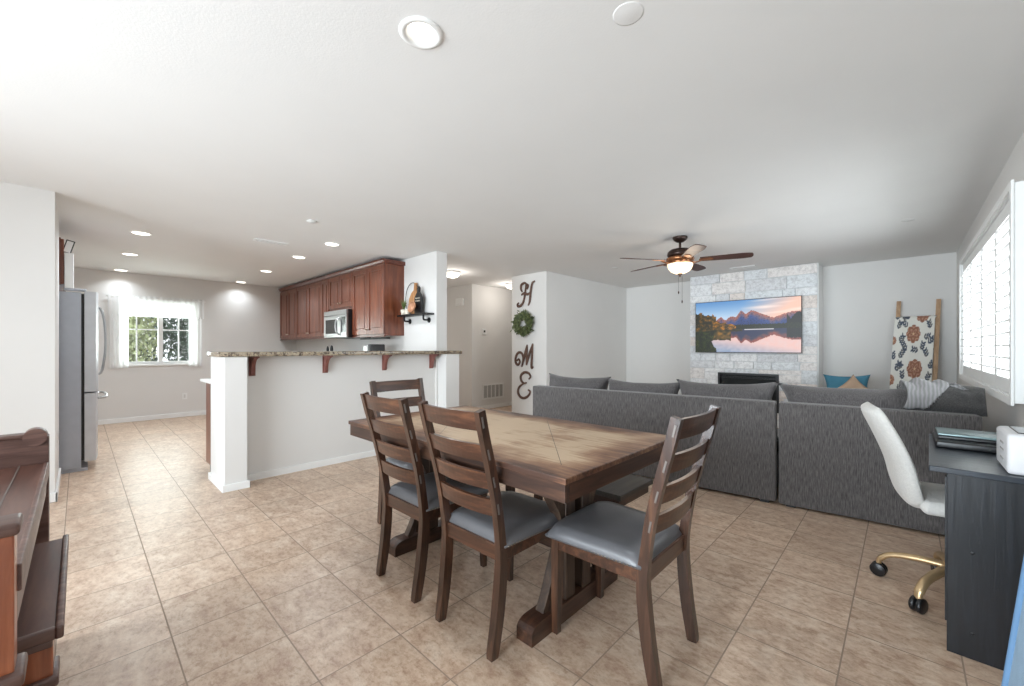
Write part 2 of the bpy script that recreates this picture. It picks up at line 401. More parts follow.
    def grid(s, fn, nu, nv, thick=0):
        g = [[s.bm.verts.new(fn(i/nu, j/nv)) for j in range(nv+1)] for i in range(nu+1)]
        for i in range(nu):
            for j in range(nv):
                f = s.bm.faces.new([g[i][j], g[i+1][j], g[i+1][j+1], g[i][j+1]]); f.smooth = True
        return s
    def build(s, name, mat, parent=None, sub=0, solid=0, recalc=True):
        if recalc: bmesh.ops.recalc_face_normals(s.bm, faces=s.bm.faces[:])
        me = bpy.data.meshes.new(name); s.bm.to_mesh(me); s.bm.free()
        for m in (mat if isinstance(mat, (list, tuple)) else [mat]): me.materials.append(m)
        o = bpy.data.objects.new(name, me); C.objects.link(o)
        if parent is not None: o.parent = parent
        if solid:
            d = o.modifiers.new('thickness', 'SOLIDIFY'); d.thickness = solid; d.offset = 0
        if sub:
            d = o.modifiers.new('smooth', 'SUBSURF'); d.levels = sub; d.render_levels = sub
        return o
def thing(name, label, cat, loc=(0, 0, 0), rotz=0, group=None):
    o = bpy.data.objects.new(name, None); C.objects.link(o); o.empty_display_size = 0.1
    o.location = loc; o.rotation_euler = (0, 0, rotz); o['label'] = label; o['category'] = cat
    if group: o['group'] = group
    return o
def tag(o, label, cat, group=None):
    o['label'] = label; o['category'] = cat
    if group: o['group'] = group
    return o
def struct(name, mb, mat, parent=None):
    o = mb.build(name, mat, parent)
    if parent is None: o['kind'] = 'structure'
    return o
def move_origin(o, loc):
    loc = Vector(loc)
    o.data.transform(Matrix.Translation(-loc)); o.location = loc; return o
def dup(root, loc, rotz, label, group=None):
    r = root.copy(); C.objects.link(r); r.location = loc; r.rotation_euler = (0, 0, rotz); r['label'] = label
    if group: r['group'] = group
    for ch in list(root.children):
        c = ch.copy(); C.objects.link(c); c.parent = r
        for g in list(ch.children):
            d = g.copy(); C.objects.link(d); d.parent = c
    return r
def crom(pts, k=8):
    P = [Vector(p) for p in pts]; P = [P[0]*2-P[1]]+P+[P[-1]*2-P[-2]]; out = []
    for i in range(1, len(P)-2):
        for j in range(k):
            t = j/k; a, b, c, d = P[i-1], P[i], P[i+1], P[i+2]
            out.append(0.5*((2*b)+(c-a)*t+(2*a-5*b+4*c-d)*t*t+(3*b-a-3*c+d)*t**3))
    out.append(P[-2]); return out
def cells(u0, u1, v0, v1, holes):
    """split a rectangle around rectangular holes into strips"""
    vs = sorted({v0, v1, *[h[2] for h in holes], *[h[3] for h in holes]}); out = []
    for a, b in zip(vs[:-1], vs[1:]):
        if a < v0-1e-9 or b > v1+1e-9: continue
        cuts = sorted((h[0], h[1]) for h in holes if h[2] < b-1e-9 and h[3] > a+1e-9)
        u = u0
        for c0, c1 in cuts:
            if c0 > u: out.append((u, c0, a, b))
            u = max(u, c1)
        if u < u1: out.append((u, u1, a, b))
    return out

# ================================================================== THE SETTING
YB, YF, XR, XL, XK = -2.6, 7.7, 0.49, -4.8, -9.1
b = MB().box(XK-.2, XR+.15, YB-.15, YF+.15, -.12, 0); struct('floor', b, M_floor)
cans = [(-1.354, .913), (-5.862, .453), (-7.275, .456), (-8.869, .452), (-4.858, 2.045), (-5.873, 2.032), (-7.32, 2.041), (-8.874, 2.063)]
b = MB()
for u0, u1, v0, v1 in cells(XK-.2, XR+.15, YB-.15, YF+.15, [(x-.056, x+.056, y-.056, y+.056) for x, y in cans[:1]]): b.box(u0, u1, v0, v1, ZC, ZC+.14)
struct('ceiling', b, M_ceil)
WX0, WX1, WZ0, WZ1 = 3.36, 5.96, .98, 2.0       # shuttered window opening (along Y)
b = MB()
for u0, u1, v0, v1 in cells(YB-.15, YF+.15, 0, ZC, [(WX0, WX1, WZ0, WZ1)]): b.box(XR, XR+.15, u0, u1, v0, v1)
struct('wall_right', b, M_wall)
b = MB().box(-4.1, XR, YF, YF+.15, 0, ZC); struct('wall_far', b, M_wall)
# wall behind the camera, with an unseen glass door added for the fill light
b = MB()
for u0, u1, v0, v1 in cells(XL, XR, 0, ZC, [(-3.7, -.1, .0, 2.15)]): b.box(u0, u1, YB-.15, YB, v0, v1)
struct('wall_back', b, M_wall)
b = MB()
for x in (-3.7, -1.93, -.16): b.box(x, x+.06, YB-.1, YB-.04, 0, 2.15)
b.box(-3.7, -.1, YB-.1, YB-.04, 2.09, 2.15); b.box(-3.7, -.1, YB-.1, YB-.04, 0.0, .06)
o = struct('added_door_1', b, M_white); MB().box(-3.64, -.16, YB-.075, YB-.07, .06, 2.09).build('pane', M_glass, o)
b = MB().box(-5.75, XL, YB-.15, -.13, 0, ZC); struct('wall_left', b, M_wall)
b = MB().box(XK, -5.75, -.9, -.75, 0, ZC); struct('wall_kitchen_left', b, M_wall)
KW = (.47, 1.42, .93, 1.95)                      # kitchen window opening (Y, Z)
b = MB()
for u0, u1, v0, v1 in cells(-.9, 3.26, 0, ZC, [KW]): b.box(XK-.2, XK, u0, u1, v0, v1)
struct('wall_kitchen', b, M_wall)
b = MB().box(XK, -4.25, 3.09, 3.26, 0, ZC, bev=.006); struct('wall_kitchen_right', b, M_wall)
# hallway
b = MB().box(-8.2, -5.95, 5.15, 5.30, 0, ZC); struct('wall_hall', b, M_wall)
b = MB().box(-6.1, -5.95, 5.30, YF+.15, 0, ZC); struct('wall_hall_side', b, M_wall)
b = MB().box(-8.35, -8.2, 3.26, 5.3, 0, ZC); struct('wall_hall_end', b, M_wall)
b = MB().box(-5.95, -4.1, YF, YF+.15, 0, ZC); struct('wall_hall_far', b, M_wall)
b = MB().box(-4.86, -4.1, 5.1, YF, 0, ZC, bev=.006); struct('wall_home', b, M_wall)
b = MB().box(-6.02, -5.80, 3.26, 3.44, 0, 2.24); struct('trim_1', b, M_trim)
# baseboards
def base(name, x0, x1, y0, y1): struct(name, MB().box(x0, x1, y0, y1, 0, .075, bev=.004), M_trim)
base('baseboard_left', XL, XL+.014, YB, -.116)
base('baseboard_left_end', -5.74, XL+.014, -.13, -.116)
base('baseboard_kitchen', XK, XK+.014, -.74, 2.4)
base('baseboard_right', XR-.014, XR, YB, YF)
base('baseboard_far', -4.1, XR-.014, YF-.014, YF)
base('baseboard_home', -4.86, -4.1, 5.086, 5.1)
base('baseboard_home_side', -4.1, -4.086, 5.1, YF-.014)
base('baseboard_hall', -5.95, -5.936, 5.15, YF)
# half wall of the breakfast bar
b = MB().box(-4.56, -4.28, 1.0, 3.12, 0, 1.125)
b.box(-4.60, -4.09, .83, 1.0, 0, 1.125, bev=.006)
b.box(-4.60, -4.09, 3.12, 3.33, 0, 1.125, bev=.006)
struct('wall_bar', b, M_wall)
b = MB()
b.box(-4.28, -4.266, 1.0, 3.12, 0, .06)
b.box(-4.62, -4.074, .814, 1.015, 0, .06, bev=.004)
b.box(-4.62, -4.074, 3.105, 3.345, 0, .06, bev=.004)
struct('baseboard_bar', b, M_trim)
# ground and sky outside
b = MB().box(-16, -9.3, -6, 8, -.3, -.12); struct('garden_ground', b, M_ground)

# kitchen window
win = thing('window_1', 'white gridded two-pane kitchen window', 'window'); del win['label']; del win['category']; win['kind'] = 'structure'
y0, y1, z0, z1 = KW; xf = XK-.06
b = MB()
b.box(xf-.04, xf, y0, y0+.035, z0, z1); b.box(xf-.04, xf, y1-.035, y1, z0, z1)
b.box(xf-.04, xf, y0, y1, z0, z0+.045); b.box(xf-.04, xf, y0, y1, z1-.035, z1); b.box(xf-.05, xf+.01, .925, .985, z0, z1)
b.build('window_frame', M_white, win)
b = MB()
for yy in (.655, 1.20): b.box(xf-.035, xf-.015, yy-.009, yy+.009, z0, z1)
b.box(xf-.035, xf-.015, y0, y1, 1.50, 1.518); b.build('muntin', M_white, win)
MB().box(xf-.028, xf-.024, y0, y1, z0, z1).build('pane', M_glass, win)
MB().box(XK-.05, XK+.03, y0-.03, y1+.03, z0-.03, z0, bev=.004).build('window_sill', M_white, win)
def pleat(name, ya, yb, za, zb, label, taper=0.0):
    n = 60
    def fn(u, v):
        yy = ya+(yb-ya)*u; z = za+(zb-za)*v
        if taper: yy += taper*(1-v)**2*(1-u if taper < 0 else u)*1.0
        return Vector((XK+.045+.012*math.sin(u*(yb-ya)*90)+.004*noise.noise(Vector((yy*9, z*4, 0))), yy, z))
    o = MB().grid(fn, n, 6).build(name, M_sheer); return tag(o, label, 'curtain', None)
pleat('curtain_valance', .31, 1.54, 1.715, 2.055, 'gathered sheer white valance along the top of the kitchen window')
pleat('side_curtain', .32, .55, .875, 1.74, 'narrow sheer white curtain left of the kitchen window panes', 0)
pleat('side_curtain', 1.32, 1.515, .875, 1.74, 'narrow sheer white curtain right of the kitchen window panes, nearer the cabinets', 0)
b = MB().tube([(XK+.04, .29, 2.02), (XK+.04, 1.56, 2.02)], .008, 8); tag(b.build('curtain_rod', M_white), 'thin white curtain rod carrying the kitchen valance', 'curtain rod')
# trees beyond the kitchen window
def foliage(cx, cy, cz, rx, ry, rz, n, sz, seed):
    rnd = random.Random(seed); b = MB()
    for i in range(n):
        d = Vector((rnd.gauss(0, 1), rnd.gauss(0, 1), rnd.gauss(0, 1))).normalized()*(rnd.random()**.4)
        p = Vector((cx+d.x*rx, cy+d.y*ry, cz+d.z*rz)); e = Euler((rnd.random()*6, rnd.random()*6, rnd.random()*6)).to_matrix()
        s = sz*rnd.uniform(.6, 1.4)
        b._add([p+e @ Vector(q) for q in ((-s, 0, 0), (0, -s*.45, .1*s), (s, 0, 0), (0, s*.45, .1*s))], [(0, 1, 2, 3)])
    return b
def tree(name, label, x, y, mat, seed, flowers=False):
    t = thing(name, label, 'tree', (x, y, -.12))
    foliage(0, 0, 1.7, .8, .58, 1.6, 5200, .05, seed).build('foliage', mat, t, recalc=False)
    MB().tube([(0, 0, 0), (.03, .02, .8), (0, 0, 1.8)], [.07, .05, .03], 8).build('trunk', M_bark, t)
    if flowers: foliage(0.1, 0, 1.55, .82, .6, 1.3, 420, .035, seed+9).build('highlights', M_highlight, t, recalc=False)  # flowers switches on white cards that paint highlights into the foliage
tree('pale_shrub', 'pale green shrub with white blossom behind the left kitchen pane', -10.9, .52, M_treeA, 3, True)
tree('leafy_tree', 'dark green leafy tree behind the right kitchen pane', -11.1, 1.75, M_treeB, 5)
for k, (x, y, s_) in enumerate(((-14, -2.6, 11), (-14, .3, 12), (-14, 3.2, 13))):
    t = thing('hedge_tree', ('dense green tree far left in the garden', 'dense green tree in the middle of the garden', 'dense green tree far right in the garden')[k]+' beyond the kitchen window', 'tree', (x, y, -.12), 0, 'trees at the back of the garden')
    foliage(0, 0, 1.8, .9, 1.3, 2.0, 4500, .1, s_).build('foliage', M_treeB, t, recalc=False)
    MB().tube([(0, 0, 0), (.03, .02, .9), (0, 0, 2)], [.1, .08, .04], 8).build('trunk', M_bark, t)

# shuttered window on the right
win2 = thing('window_2', '', ''); del win2['label']; del win2['category']; win2['kind'] = 'structure'
b = MB()
for yy in (WX0, 4.62, WX1-.04): b.box(XR+.08, XR+.12, yy, yy+.04, WZ0, WZ1)
b.box(XR+.08, XR+.12, WX0, WX1, WZ0, WZ0+.04); b.box(XR+.08, XR+.12, WX0, WX1, WZ1-.04, WZ1)
b.build('window_frame', M_white, win2)
MB().box(XR+.098, XR+.102, WX0, WX1, WZ0, WZ1).build('pane', M_glass, win2)
sh = thing('plantation_shutters', 'white plantation shutters with open louvres covering the right wall window', 'shutters', (0.41, 3.30, .915))
SL, SH = 2.70, 1.135
b = MB()
b.box(0, .078, 0, .035, 0, SH, bev=.003); b.box(0, .078, SL-.035, SL, 0, SH, bev=.003)
b.box(0, .078, .035, SL-.035, 0, .035); b.box(0, .078, .035, SL-.035, SH-.035, SH)
b.box(-.012, .0, -.012, .035, -.012, SH+.012, bev=.003); b.box(-.012, .0, SL-.035, SL+.012, -.012, SH+.012, bev=.003)
b.box(-.012, .0, .035, SL-.035, -.012, .03); b.box(-.012, .0, .035, SL-.035, SH-.03, SH+.012)
b.build('shutter_frame', M_white, sh)
for k in range(4):
    ya = .037+k*(SL-.074)/4; yb = ya+(SL-.074)/4-.004
    b = MB(); b.box(.012, .04, ya, ya+.04, .037, SH-.037); b.box(.012, .04, yb-.04, yb, .037, SH-.037)
    b.box(.012, .04, ya+.04, yb-.04, .037, .115); b.box(.012, .04, ya+.04, yb-.04, SH-.115, SH-.037)
    p = b.build('shutter_panel', M_white, sh)
    b = MB(); n = 13; zz0, zz1 = .125, SH-.125
    for i in range(n):
        z = zz0+(i+.5)*(zz1-zz0)/n
        mt = Matrix.Translation((.026, 0, z)) @ Matrix.Rotation(math.radians(12), 4, 'Y')
        b.prism([(.032*math.cos(a), .008*math.sin(a)) for a in [2*PI*q/12 for q in range(12)]], 'y', ya+.041, yb-.041, mt)
    b.build('louvers', M_white, p)
    MB().box(-.006, .0, (ya+yb)/2-.005, (ya+yb)/2+.005, .15, SH-.15).build('tilt_rod', M_white, p)

# ================================================================== CEILING FITTINGS
CANL = ['large recessed downlight nearest the camera above the dining table', 'recessed downlight, nearest of the left kitchen row', 'recessed downlight, middle of the left kitchen row', 'recessed downlight at the window end of the left kitchen row',
        'recessed downlight, nearest of the row by the cabinets', 'recessed downlight, second of the row by the cabinets', 'recessed downlight, third of the row by the cabinets', 'recessed downlight farthest back near the cabinet corner']
def make_can():
    t = thing('recessed_downlight', CANL[0], 'ceiling light', (cans[0][0], cans[0][1], ZC), 0, 'recessed ceiling downlights')
    MB().lathe([(.083, -.0005), (.083, -.004), (.074, -.008), (.062, -.007), (.055, .002), (.044, .065), (.044, .068)], n=40).build('trim_ring', M_white, t)
    MB().lathe([(0, .046), (.030, .048), (.045, .060)], n=40).build('bulb_lens', M_can, t)
    return t
make_can()
c0 = thing('recessed_downlight', CANL[1], 'ceiling light', (cans[1][0], cans[1][1], ZC), 0, 'recessed ceiling downlights')
MB().lathe([(.088, -.0005), (.088, -.005), (.078, -.008), (.072, -.006)], n=40).build('trim_ring', M_white, c0)
MB().lathe([(0, -.0055), (.073, -.0055), (.073, -.001)], n=40).build('bulb_lens', M_can, c0)
for (x, y), lb in zip(cans[2:], CANL[2:]): dup(c0, (x, y, ZC), 0, lb)
for i, (x, y) in enumerate(cans):
    l = bpy.data.lights.new('downlight_lamp', 'AREA'); l.shape = 'DISK'; l.size = .09; l.energy = (1.7 if x < -8 else 7.6) if i else 5; l.color = (.86, .94, 1); l.spread = math.radians(160 if x > -8 else 130)
    o = bpy.data.objects.new('downlight_lamp', l); C.objects.link(o); o.location = (x, y, ZC-.012)
def detector(x, y, r, label, name='smoke_detector', mat=M_white, cat='detector', h=.03):
    o = MB().lathe([(0, -h), (r*.5, -h), (r*.55, -h*.8), (r*.9, -h*.66), (r, -h*.3), (r, 0)], n=32).build(name, mat)
    o.location = (x, y, ZC); return tag(o, label, cat)
detector(-4.118, 1.542, .045, 'small round white smoke detector between kitchen vent and dining area', mat=M_vent, h=.018)
detector(-.729, 1.382, .055, 'round flat white cover on the ceiling nearest the top edge of the photo', 'ceiling_plate', M_ceil, 'ceiling plate', .002)
detector(.031, 5.445, .05, 'small round white ceiling sprinkler cover near the shuttered window', 'sprinkler_cover', M_vent, 'sprinkler cover', .008)
detector(-3.188, 5.632, .05, 'small round white ceiling cover left of the ceiling fan', 'sprinkler_cover', M_vent, 'sprinkler cover', .008)
def register(x, y, sx, sy, label, rot=0):
    t = thing('ceiling_vent', label, 'vent', (x, y, ZC), rot)
    b = MB()
    for u0, u1, v0, v1 in cells(-sx/2, sx/2, -sy/2, sy/2, [(-sx/2+.02, -.012, -sy/2+.02, sy/2-.02), (.012, sx/2-.02, -sy/2+.02, sy/2-.02)]): b.box(u0, u1, v0, v1, -.01, 0)
    b.build('vent_frame', M_white, t)
    b = MB()
    for i in range(7):
        yy = -sy/2+.02+(i+.5)*(sy-.04)/7
        b.box(-sx/2+.02, sx/2-.02, yy-.004, yy+.004, -.009, -.002, mat=None)
    b.build('vent_slats', M_vent, t)
    MB().box(-sx/2+.02, sx/2-.02, -sy/2+.02, sy/2-.02, -.002, -.0005).build('duct_opening', plain('ceiling_duct_dark', (96, 94, 92), .9), t)
register(-5.26, 1.52, .12, .34, 'white slotted air vent on the kitchen ceiling between the two downlight rows')
register(-1.75, 6.9, .34, .14, 'white slotted air vent on the ceiling above the stone fireplace')
# hall lights
for k, (x, y, r, lb) in enumerate(((-5.24, 4.12, .13, 'round frosted ceiling dome light just behind the kitchen wall end'), (-5.42, 5.66, .10, 'frosted ceiling dome light in the hall, half hidden by the lettered wall'))):
    t = thing('dome_light', lb, 'ceiling light', (x, y, ZC))
    MB().lathe([(0, 0), (r, 0), (r, -.02), (r*.96, -.022)], n=36).build('metal_base', M_white, t)
    MB().lathe([(r*.95, -.02), (r*.9, -.05), (r*.65, -.08), (r*.3, -.092), (0, -.095)], n=36).build('glass_dome', M_dome, t)
    l = bpy.data.lights.new('hall_lamp', 'POINT'); l.energy = 4.2; l.shadow_soft_size = .1; l.color = (1, .95, .89)
    o = bpy.data.objects.new('hall_lamp', l); C.objects.link(o); o.location = (x, y, ZC-.22)

# ceiling fan
fan = thing('ceiling_fan', 'bronze five-blade ceiling fan with lit glass bowl over the sofa', 'ceiling fan', (-1.78, 4.552, ZC))
MB().lathe([(0, 0), (.075, 0), (.078, -.012), (.066, -.035), (.040, -.055), (.022, -.062), (0, -.062)], n=32).build('canopy', M_bronze, fan)
MB().tube([(0, 0, -.05), (0, 0, -.14)], .013, 12).build('downrod', M_bronze, fan)
MB().lathe([(0, -.125), (.05, -.128), (.10, -.14), (.128, -.165), (.135, -.20), (.12, -.222), (0, -.222)], n=40).build('motor_housing', M_bronze, fan)
MB().lathe([(.12, -.222), (.142, -.232), (.148, -.25), (.135, -.27), (.115, -.285), (.13, -.298), (0, -.30)], n=40).build('decorative_band', M_copper, fan)
MB().lathe([(.13, -.298), (.132, -.31), (.122, -.345), (.095, -.378), (.055, -.398), (0, -.405)], n=40).build('glass_bowl', M_bowl, fan)
MB().lathe([(0, -.40), (.026, -.402), (.022, -.415), (.01, -.425), (.012, -.435), (0, -.442)], n=20).build('finial', M_bronze, fan)
A0 = math.radians(43.56)
for k in range(5):
    ang = A0+math.radians(-25+72*k)
    R = Matrix.Rotation(ang, 4, 'Z') @ Matrix.Translation((0, 0, -.262)) @ Matrix.Rotation(math.radians(-11), 4, 'X')
    outl = []
    n = 10; L0, L1 = .20, .685
    for i in range(n+1):
        u = i/n; outl.append((L0+(L1-L0)*u, -(.048+.022*u-.018*max(0, u-.85)/.15)))
    outl += [(L1+.012, -.03), (L1+.016, 0), (L1+.012, .03)]
    for i in range(n, -1, -1):
        u = i/n; outl.append((L0+(L1-L0)*u, (.048+.022*u-.018*max(0, u-.85)/.15)))
    b = MB().prism(outl, 'z', -.004, .004, R)
    b.build('fan_blade', M_blade, fan)
    b = MB().tube([R @ Vector((.10, 0, -.02)), R @ Vector((.16, 0, -.03)), R @ Vector((.22, 0, -.012))], [.016, .014, .012], 8, flat=(.5, 1.6), up=(0, 0, 1))
    b.prism([(.19, -.02), (.30, -.034), (.33, 0), (.30, .034), (.19, .02)], 'z', -.010, -.004, R)
    b.build('blade_bracket', M_copper, fan)
for k, (dx, dy, ln) in enumerate(((-.012, -.01, .17), (.015, .02, .27))):
    b = MB().tube([(dx, dy, -.43), (dx, dy, -.43-ln)], .0015, 6)
    b.sphere((dx, dy, -.44-ln), .007, .007, .018); b.build('pull_chain', M_bronze, fan)
l = bpy.data.lights.new('fan_lamp', 'POINT'); l.energy = 3.5; l.shadow_soft_size = .16; l.color = (1, .88, .74)
o = bpy.data.objects.new('fan_lamp', l); C.objects.link(o); o.location = (-1.78, 4.552, ZC-.52)

# ================================================================== FIREPLACE WALL
fp = thing('fireplace', 'floor-to-ceiling whitewashed stone fireplace with black firebox below the television', 'fireplace', (-2.66, 7.25, 0))
FW = 1.77; FB = (.45, 1.30, .22, .80)
b = MB()
for u0, u1, v0, v1 in cells(0, FW, 0, ZC-.002, [FB]): b.box(u0, u1, .012, YF-7.25-.002, v0, v1)
b.build('chimney_breast', M_mortar, fp)
rnd = random.Random(4); bm_cols = []
b = MB()
z = 0.0
while z < ZC-.02:
    h = rnd.choice((.08, .12, .16, .19, .19)); h = min(h, ZC-.004-z)
    x = -.002
    while x < FW:
        wd = rnd.uniform(.16, .56); xe = min(x+wd, FW+.002)
        if FW-xe < .08: xe = FW+.002
        tone = rnd.random()
        for (p, q, r_, s_) in cells(x, xe, z, z+h, [FB] if not (xe <= FB[0] or x >= FB[1] or z+h <= FB[2] or z >= FB[3]) else []):
            if q-p < .02 or s_-r_ < .015: continue
            d = rnd.uniform(.0, .012)
            nb = len(b.bm.faces)
            b.box(p+.004, q-.004, -d, .014, r_+.004, s_-.004, bev=.004, seg=1)
            bm_cols.append((nb, len(b.bm.faces), tone, (r_+s_)/2))
        x = xe
    z += h
cols = [(0, 0, 0)]*len(b.bm.faces)
for a, c_, tone, zz in bm_cols:
    base_c = [(244, 245, 246), (236, 239, 241), (246, 242, 239), (230, 231, 233), (242, 232, 225), (248, 248, 248)][int(tone*5.99)]
    for i in range(a, c_): cols[i] = s2l(base_c)
def whitewash():
    m = attr_mat('whitewashed_stone', 'Col', rough=0.9, bump=0.9, bscale=42)
    nt = m.node_tree; N = nt.nodes; L = nt.links; bs = N['Principled BSDF']
    a = [n for n in N if n.type == 'ATTRIBUTE'][0]; tc = N.new('ShaderNodeTexCoord')
    n = N.new('ShaderNodeTexNoise'); n.inputs['Scale'].default_value = 17; n.inputs['Detail'].default_value = 10; n.inputs['Roughness'].default_value = .8
    L.new(tc.outputs['Object'], n.inputs['Vector'])
    r = N.new('ShaderNodeValToRGB'); r.color_ramp.elements[0].position = .40; r.color_ramp.elements[0].color = (.68, .67, .67, 1)
    r.color_ramp.elements[1].position = .54; r.color_ramp.elements[1].color = (1, 1, 1, 1); L.new(n.outputs['Fac'], r.inputs['Fac'])
    mx = N.new('ShaderNodeMix'); mx.data_type = 'RGBA'; mx.blend_type = 'MULTIPLY'; mx.inputs['Factor'].default_value = .8
    L.new(a.outputs['Color'], mx.inputs['A']); L.new(r.outputs['Color'], mx.inputs['B']); L.new(mx.outputs['Result'], bs.inputs['Base Color'])
    return m
o = b.build('stone_veneer', whitewash(), fp, recalc=True)
at = o.data.attributes.new('Col', 'FLOAT_COLOR', 'FACE')
for i in range(len(o.data.polygons)): at.data[i].color = cols[i]+(1,)
b = MB()
for u0, u1, v0, v1 in cells(FB[0]-.0, FB[1]+.0, FB[2], FB[3], [(FB[0]+.03, FB[1]-.03, FB[2]+.03, FB[3]-.03)]): b.box(u0, u1, -.016, .10, v0, v1)
for zz in (.715, .735): b.box(FB[0]+.03, FB[1]-.03, .0, .02, zz, zz+.008)
b.box(FB[0]+.02, FB[1]-.02, .10, .11, FB[2]+.02, FB[3]-.02)
b.build('firebox', M_black, fp)
MB().box(FB[0]+.04, FB[1]-.04, .03, .04, FB[2]+.03, FB[3]-.03).build('firebox_glass', M_dark_glass, fp)
MB().box(FW+.002, FW+.012, .014, YF-7.25-.004, 0, ZC-.002).build('edge_trim', M_trim, fp)

# television with its mountain-lake picture
tvx0, tvx1, tvz0, tvz1 = -2.545, -1.06, 1.125, 1.958
tv = thing('television', 'wide flat television showing a mountain lake, mounted on the stone fireplace', 'television', ((tvx0+tvx1)/2, 7.165, tvz0))
TW, TH = tvx1-tvx0, tvz1-tvz0
MB().box(-TW/2, TW/2, 0, .035, 0, TH, bev=.004).build('tv_frame', M_black, tv)
MB().box(-.2, .2, .035, .072, .2, .6).build('wall_mount', M_blackm, tv)
def lerp(a, b_, t): t = max(0, min(1, t)); return tuple(a[i]+(b_[i]-a[i])*t for i in range(3))
ridge = [(0, .55), (.2, .60), (.27, .70), (.31, .62), (.37, .70), (.42, .68), (.47, .81), (.51, .73), (.57, .80), (.62, .76), (.7, .69), (.77, .64), (.85, .70), (.93, .74), (1, .74)]
def ridge_z(u):
    for (a, x), (c_, y) in zip(ridge[:-1], ridge[1:]):
        if a <= u <= c_: v = x+(y-x)*(u-a)/(c_-a); break
    return v+.018*noise.noise(Vector((u*60, 1, 0)))
def scenery(u, v):
    nz = noise.noise(Vector((u*26, v*18, 5))); n2 = noise.noise(Vector((u*90, v*55, 2)))
    def upper(u, v):
        if v > ridge_z(u):
            c = lerp((122, 166, 208), (196, 214, 232), (.98-v)/.3)
            wm = max(0, min(1, (u-.45)*2.2+(.85-v)*1.2)); c = lerp(c, (240, 204, 188), wm)
            wisp = noise.noise(Vector((u*3-v*4, v*16, 8)))
            return lerp(c, (252, 236, 228), max(0, wisp)*1.4*max(0, min(1, (u-.45)*4)))
        t = (ridge_z(u)-v)
        c = lerp((186, 128, 116), (82, 104, 158), t*9-.15+nz*.5)
        c = lerp(c, (54, 78, 134), (t-.1)*6)
        return lerp(c, (34, 42, 66), max(0, n2)*.7)
    tl = .80-.42*u+.05*nz+.02*n2
    if u > .22: tl = .62-.55*(u-.22)+.05*nz
    if v > .44:
        if u < .42 and v < tl:
            return lerp((52, 52, 20), (206, 148, 42), .45+nz*.8+n2*.5-(.25 if u < .18 else 0))
        if v < .53+.02*n2 and u > .3: return lerp((28, 40, 24), (72, 76, 36), .4+n2)
        if u > .88 and v < .60+.13*abs(math.sin(u*24))+.02*n2: return (16, 22, 24)
        if u > .77 and v < .49: return lerp((50, 60, 30), (84, 86, 40), n2+.5)
        return upper(u, v)
    if u < .23-.05*math.sin(v*7)+.02*nz and v < .42: return lerp((22, 34, 12), (104, 112, 42), .35+nz*.5+n2*.6)
    if u < .48 and v > .40-.02*n2: return lerp((60, 62, 26), (132, 102, 46), .5+nz)
    if .5 < u < .77 and v > .425: return (214, 210, 214)
    vm = .50+(.44-v)*1.0
    if u < .37 and v > .24+.05*nz: return lerp((70, 66, 30), (168, 130, 60), .5+nz)
    if u > .88 and v > .27+.05*n2: return (34, 38, 44)
    rz = ridge_z(u)*.96
    if vm > rz:
        c = lerp((232, 198, 190), (150, 172, 196), (.18-v)*4+(.6-u)*1.2); return lerp(c, (222, 210, 214), .25+nz*.3)
    c = lerp((164, 104, 96), (66, 74, 108), (rz-vm)*10-.1+nz*.5); return c
NU, NV = 340, 180
b = MB(); b.grid(lambda u, v: Vector((-TW/2+.008+(TW-.016)*u, -.0015, .010+(TH-.018)*v)), NU, NV)
o = b.build('tv_screen', attr_mat('tv_picture', 'Col', emit=.72, rough=.4), tv)
at = o.data.attributes.new('Col', 'FLOAT_COLOR', 'POINT')
for i, v in enumerate(o.data.vertices):
    u_ = (v.co.x+TW/2-.008)/(TW-.016); v_ = (v.co.z-.01)/(TH-.018); at.data[i].color = tuple(x**1.4 for x in s2l(scenery(u_, v_)))+(1,)

# ================================================================== LETTERS AND WREATH (wall y = 5.1)
def letter(name, label, cx, cz, wd, ht, strokes, r=.020):
    b = MB()
    for st in strokes:
        pts = crom([(cx+(p[0]-.5)*wd, 5.1-.013, cz+(p[1]-.5)*ht) for p in st], 7)
        n = len(pts); b.tube(pts, [r*(.65+.5*math.sin(PI*i/(n-1))) for i in range(n)], 10, flat=(.55, 1), up=(0, 1, 0))
    o = move_origin(b.build(name, M_letter), (cx, 5.088, cz-ht/2)); return tag(o, label, 'wall letter', 'wooden script wall letters')
letter('wall_letter', 'brown wooden script letter H at the top of the narrow wall', -4.52, 2.085, .40, .40,
       [[(.52, .93), (.42, .98), (.25, .92), (.22, .75), (.30, .62)], [(.50, .95), (.46, .6), (.36, .22), (.22, .06), (.06, .04), (.02, .12), (.10, .18)],
        [(.98, 1.0), (.84, .92), (.76, .6), (.70, .2), (.62, .03)], [(.24, .50), (.42, .56), (.58, .50), (.80, .58)], [(.52, .93), (.60, .85), (.56, .7)]])
letter('wall_letter', 'brown wooden script letter M below the wreath', -4.56, 1.07, .40, .40,
       [[(.10, .28), (.18, .36), (.26, .25), (.16, .12), (.03, .2), (.02, .42), (.16, .62), (.34, .62), (.44, .45), (.42, .18), (.36, .04)],
        [(.36, .04), (.52, .5), (.66, .96)], [(.66, .96), (.64, .6), (.62, .12)], [(.62, .12), (.80, .6), (.97, 1.0)], [(.97, 1.0), (.93, .5), (.90, .04), (1.0, .06)]])
letter('wall_letter', 'brown wooden script letter E lowest on the narrow wall above floor', -4.56, .585, .30, .43,
       [[(.84, .74), (.96, .84), (.82, .97), (.52, .99), (.26, .86), (.28, .67), (.48, .57), (.68, .60)],
        [(.68, .60), (.38, .53), (.10, .38), (.04, .18), (.22, .03), (.50, .0), (.80, .10), (.94, .27), (.78, .33)]])
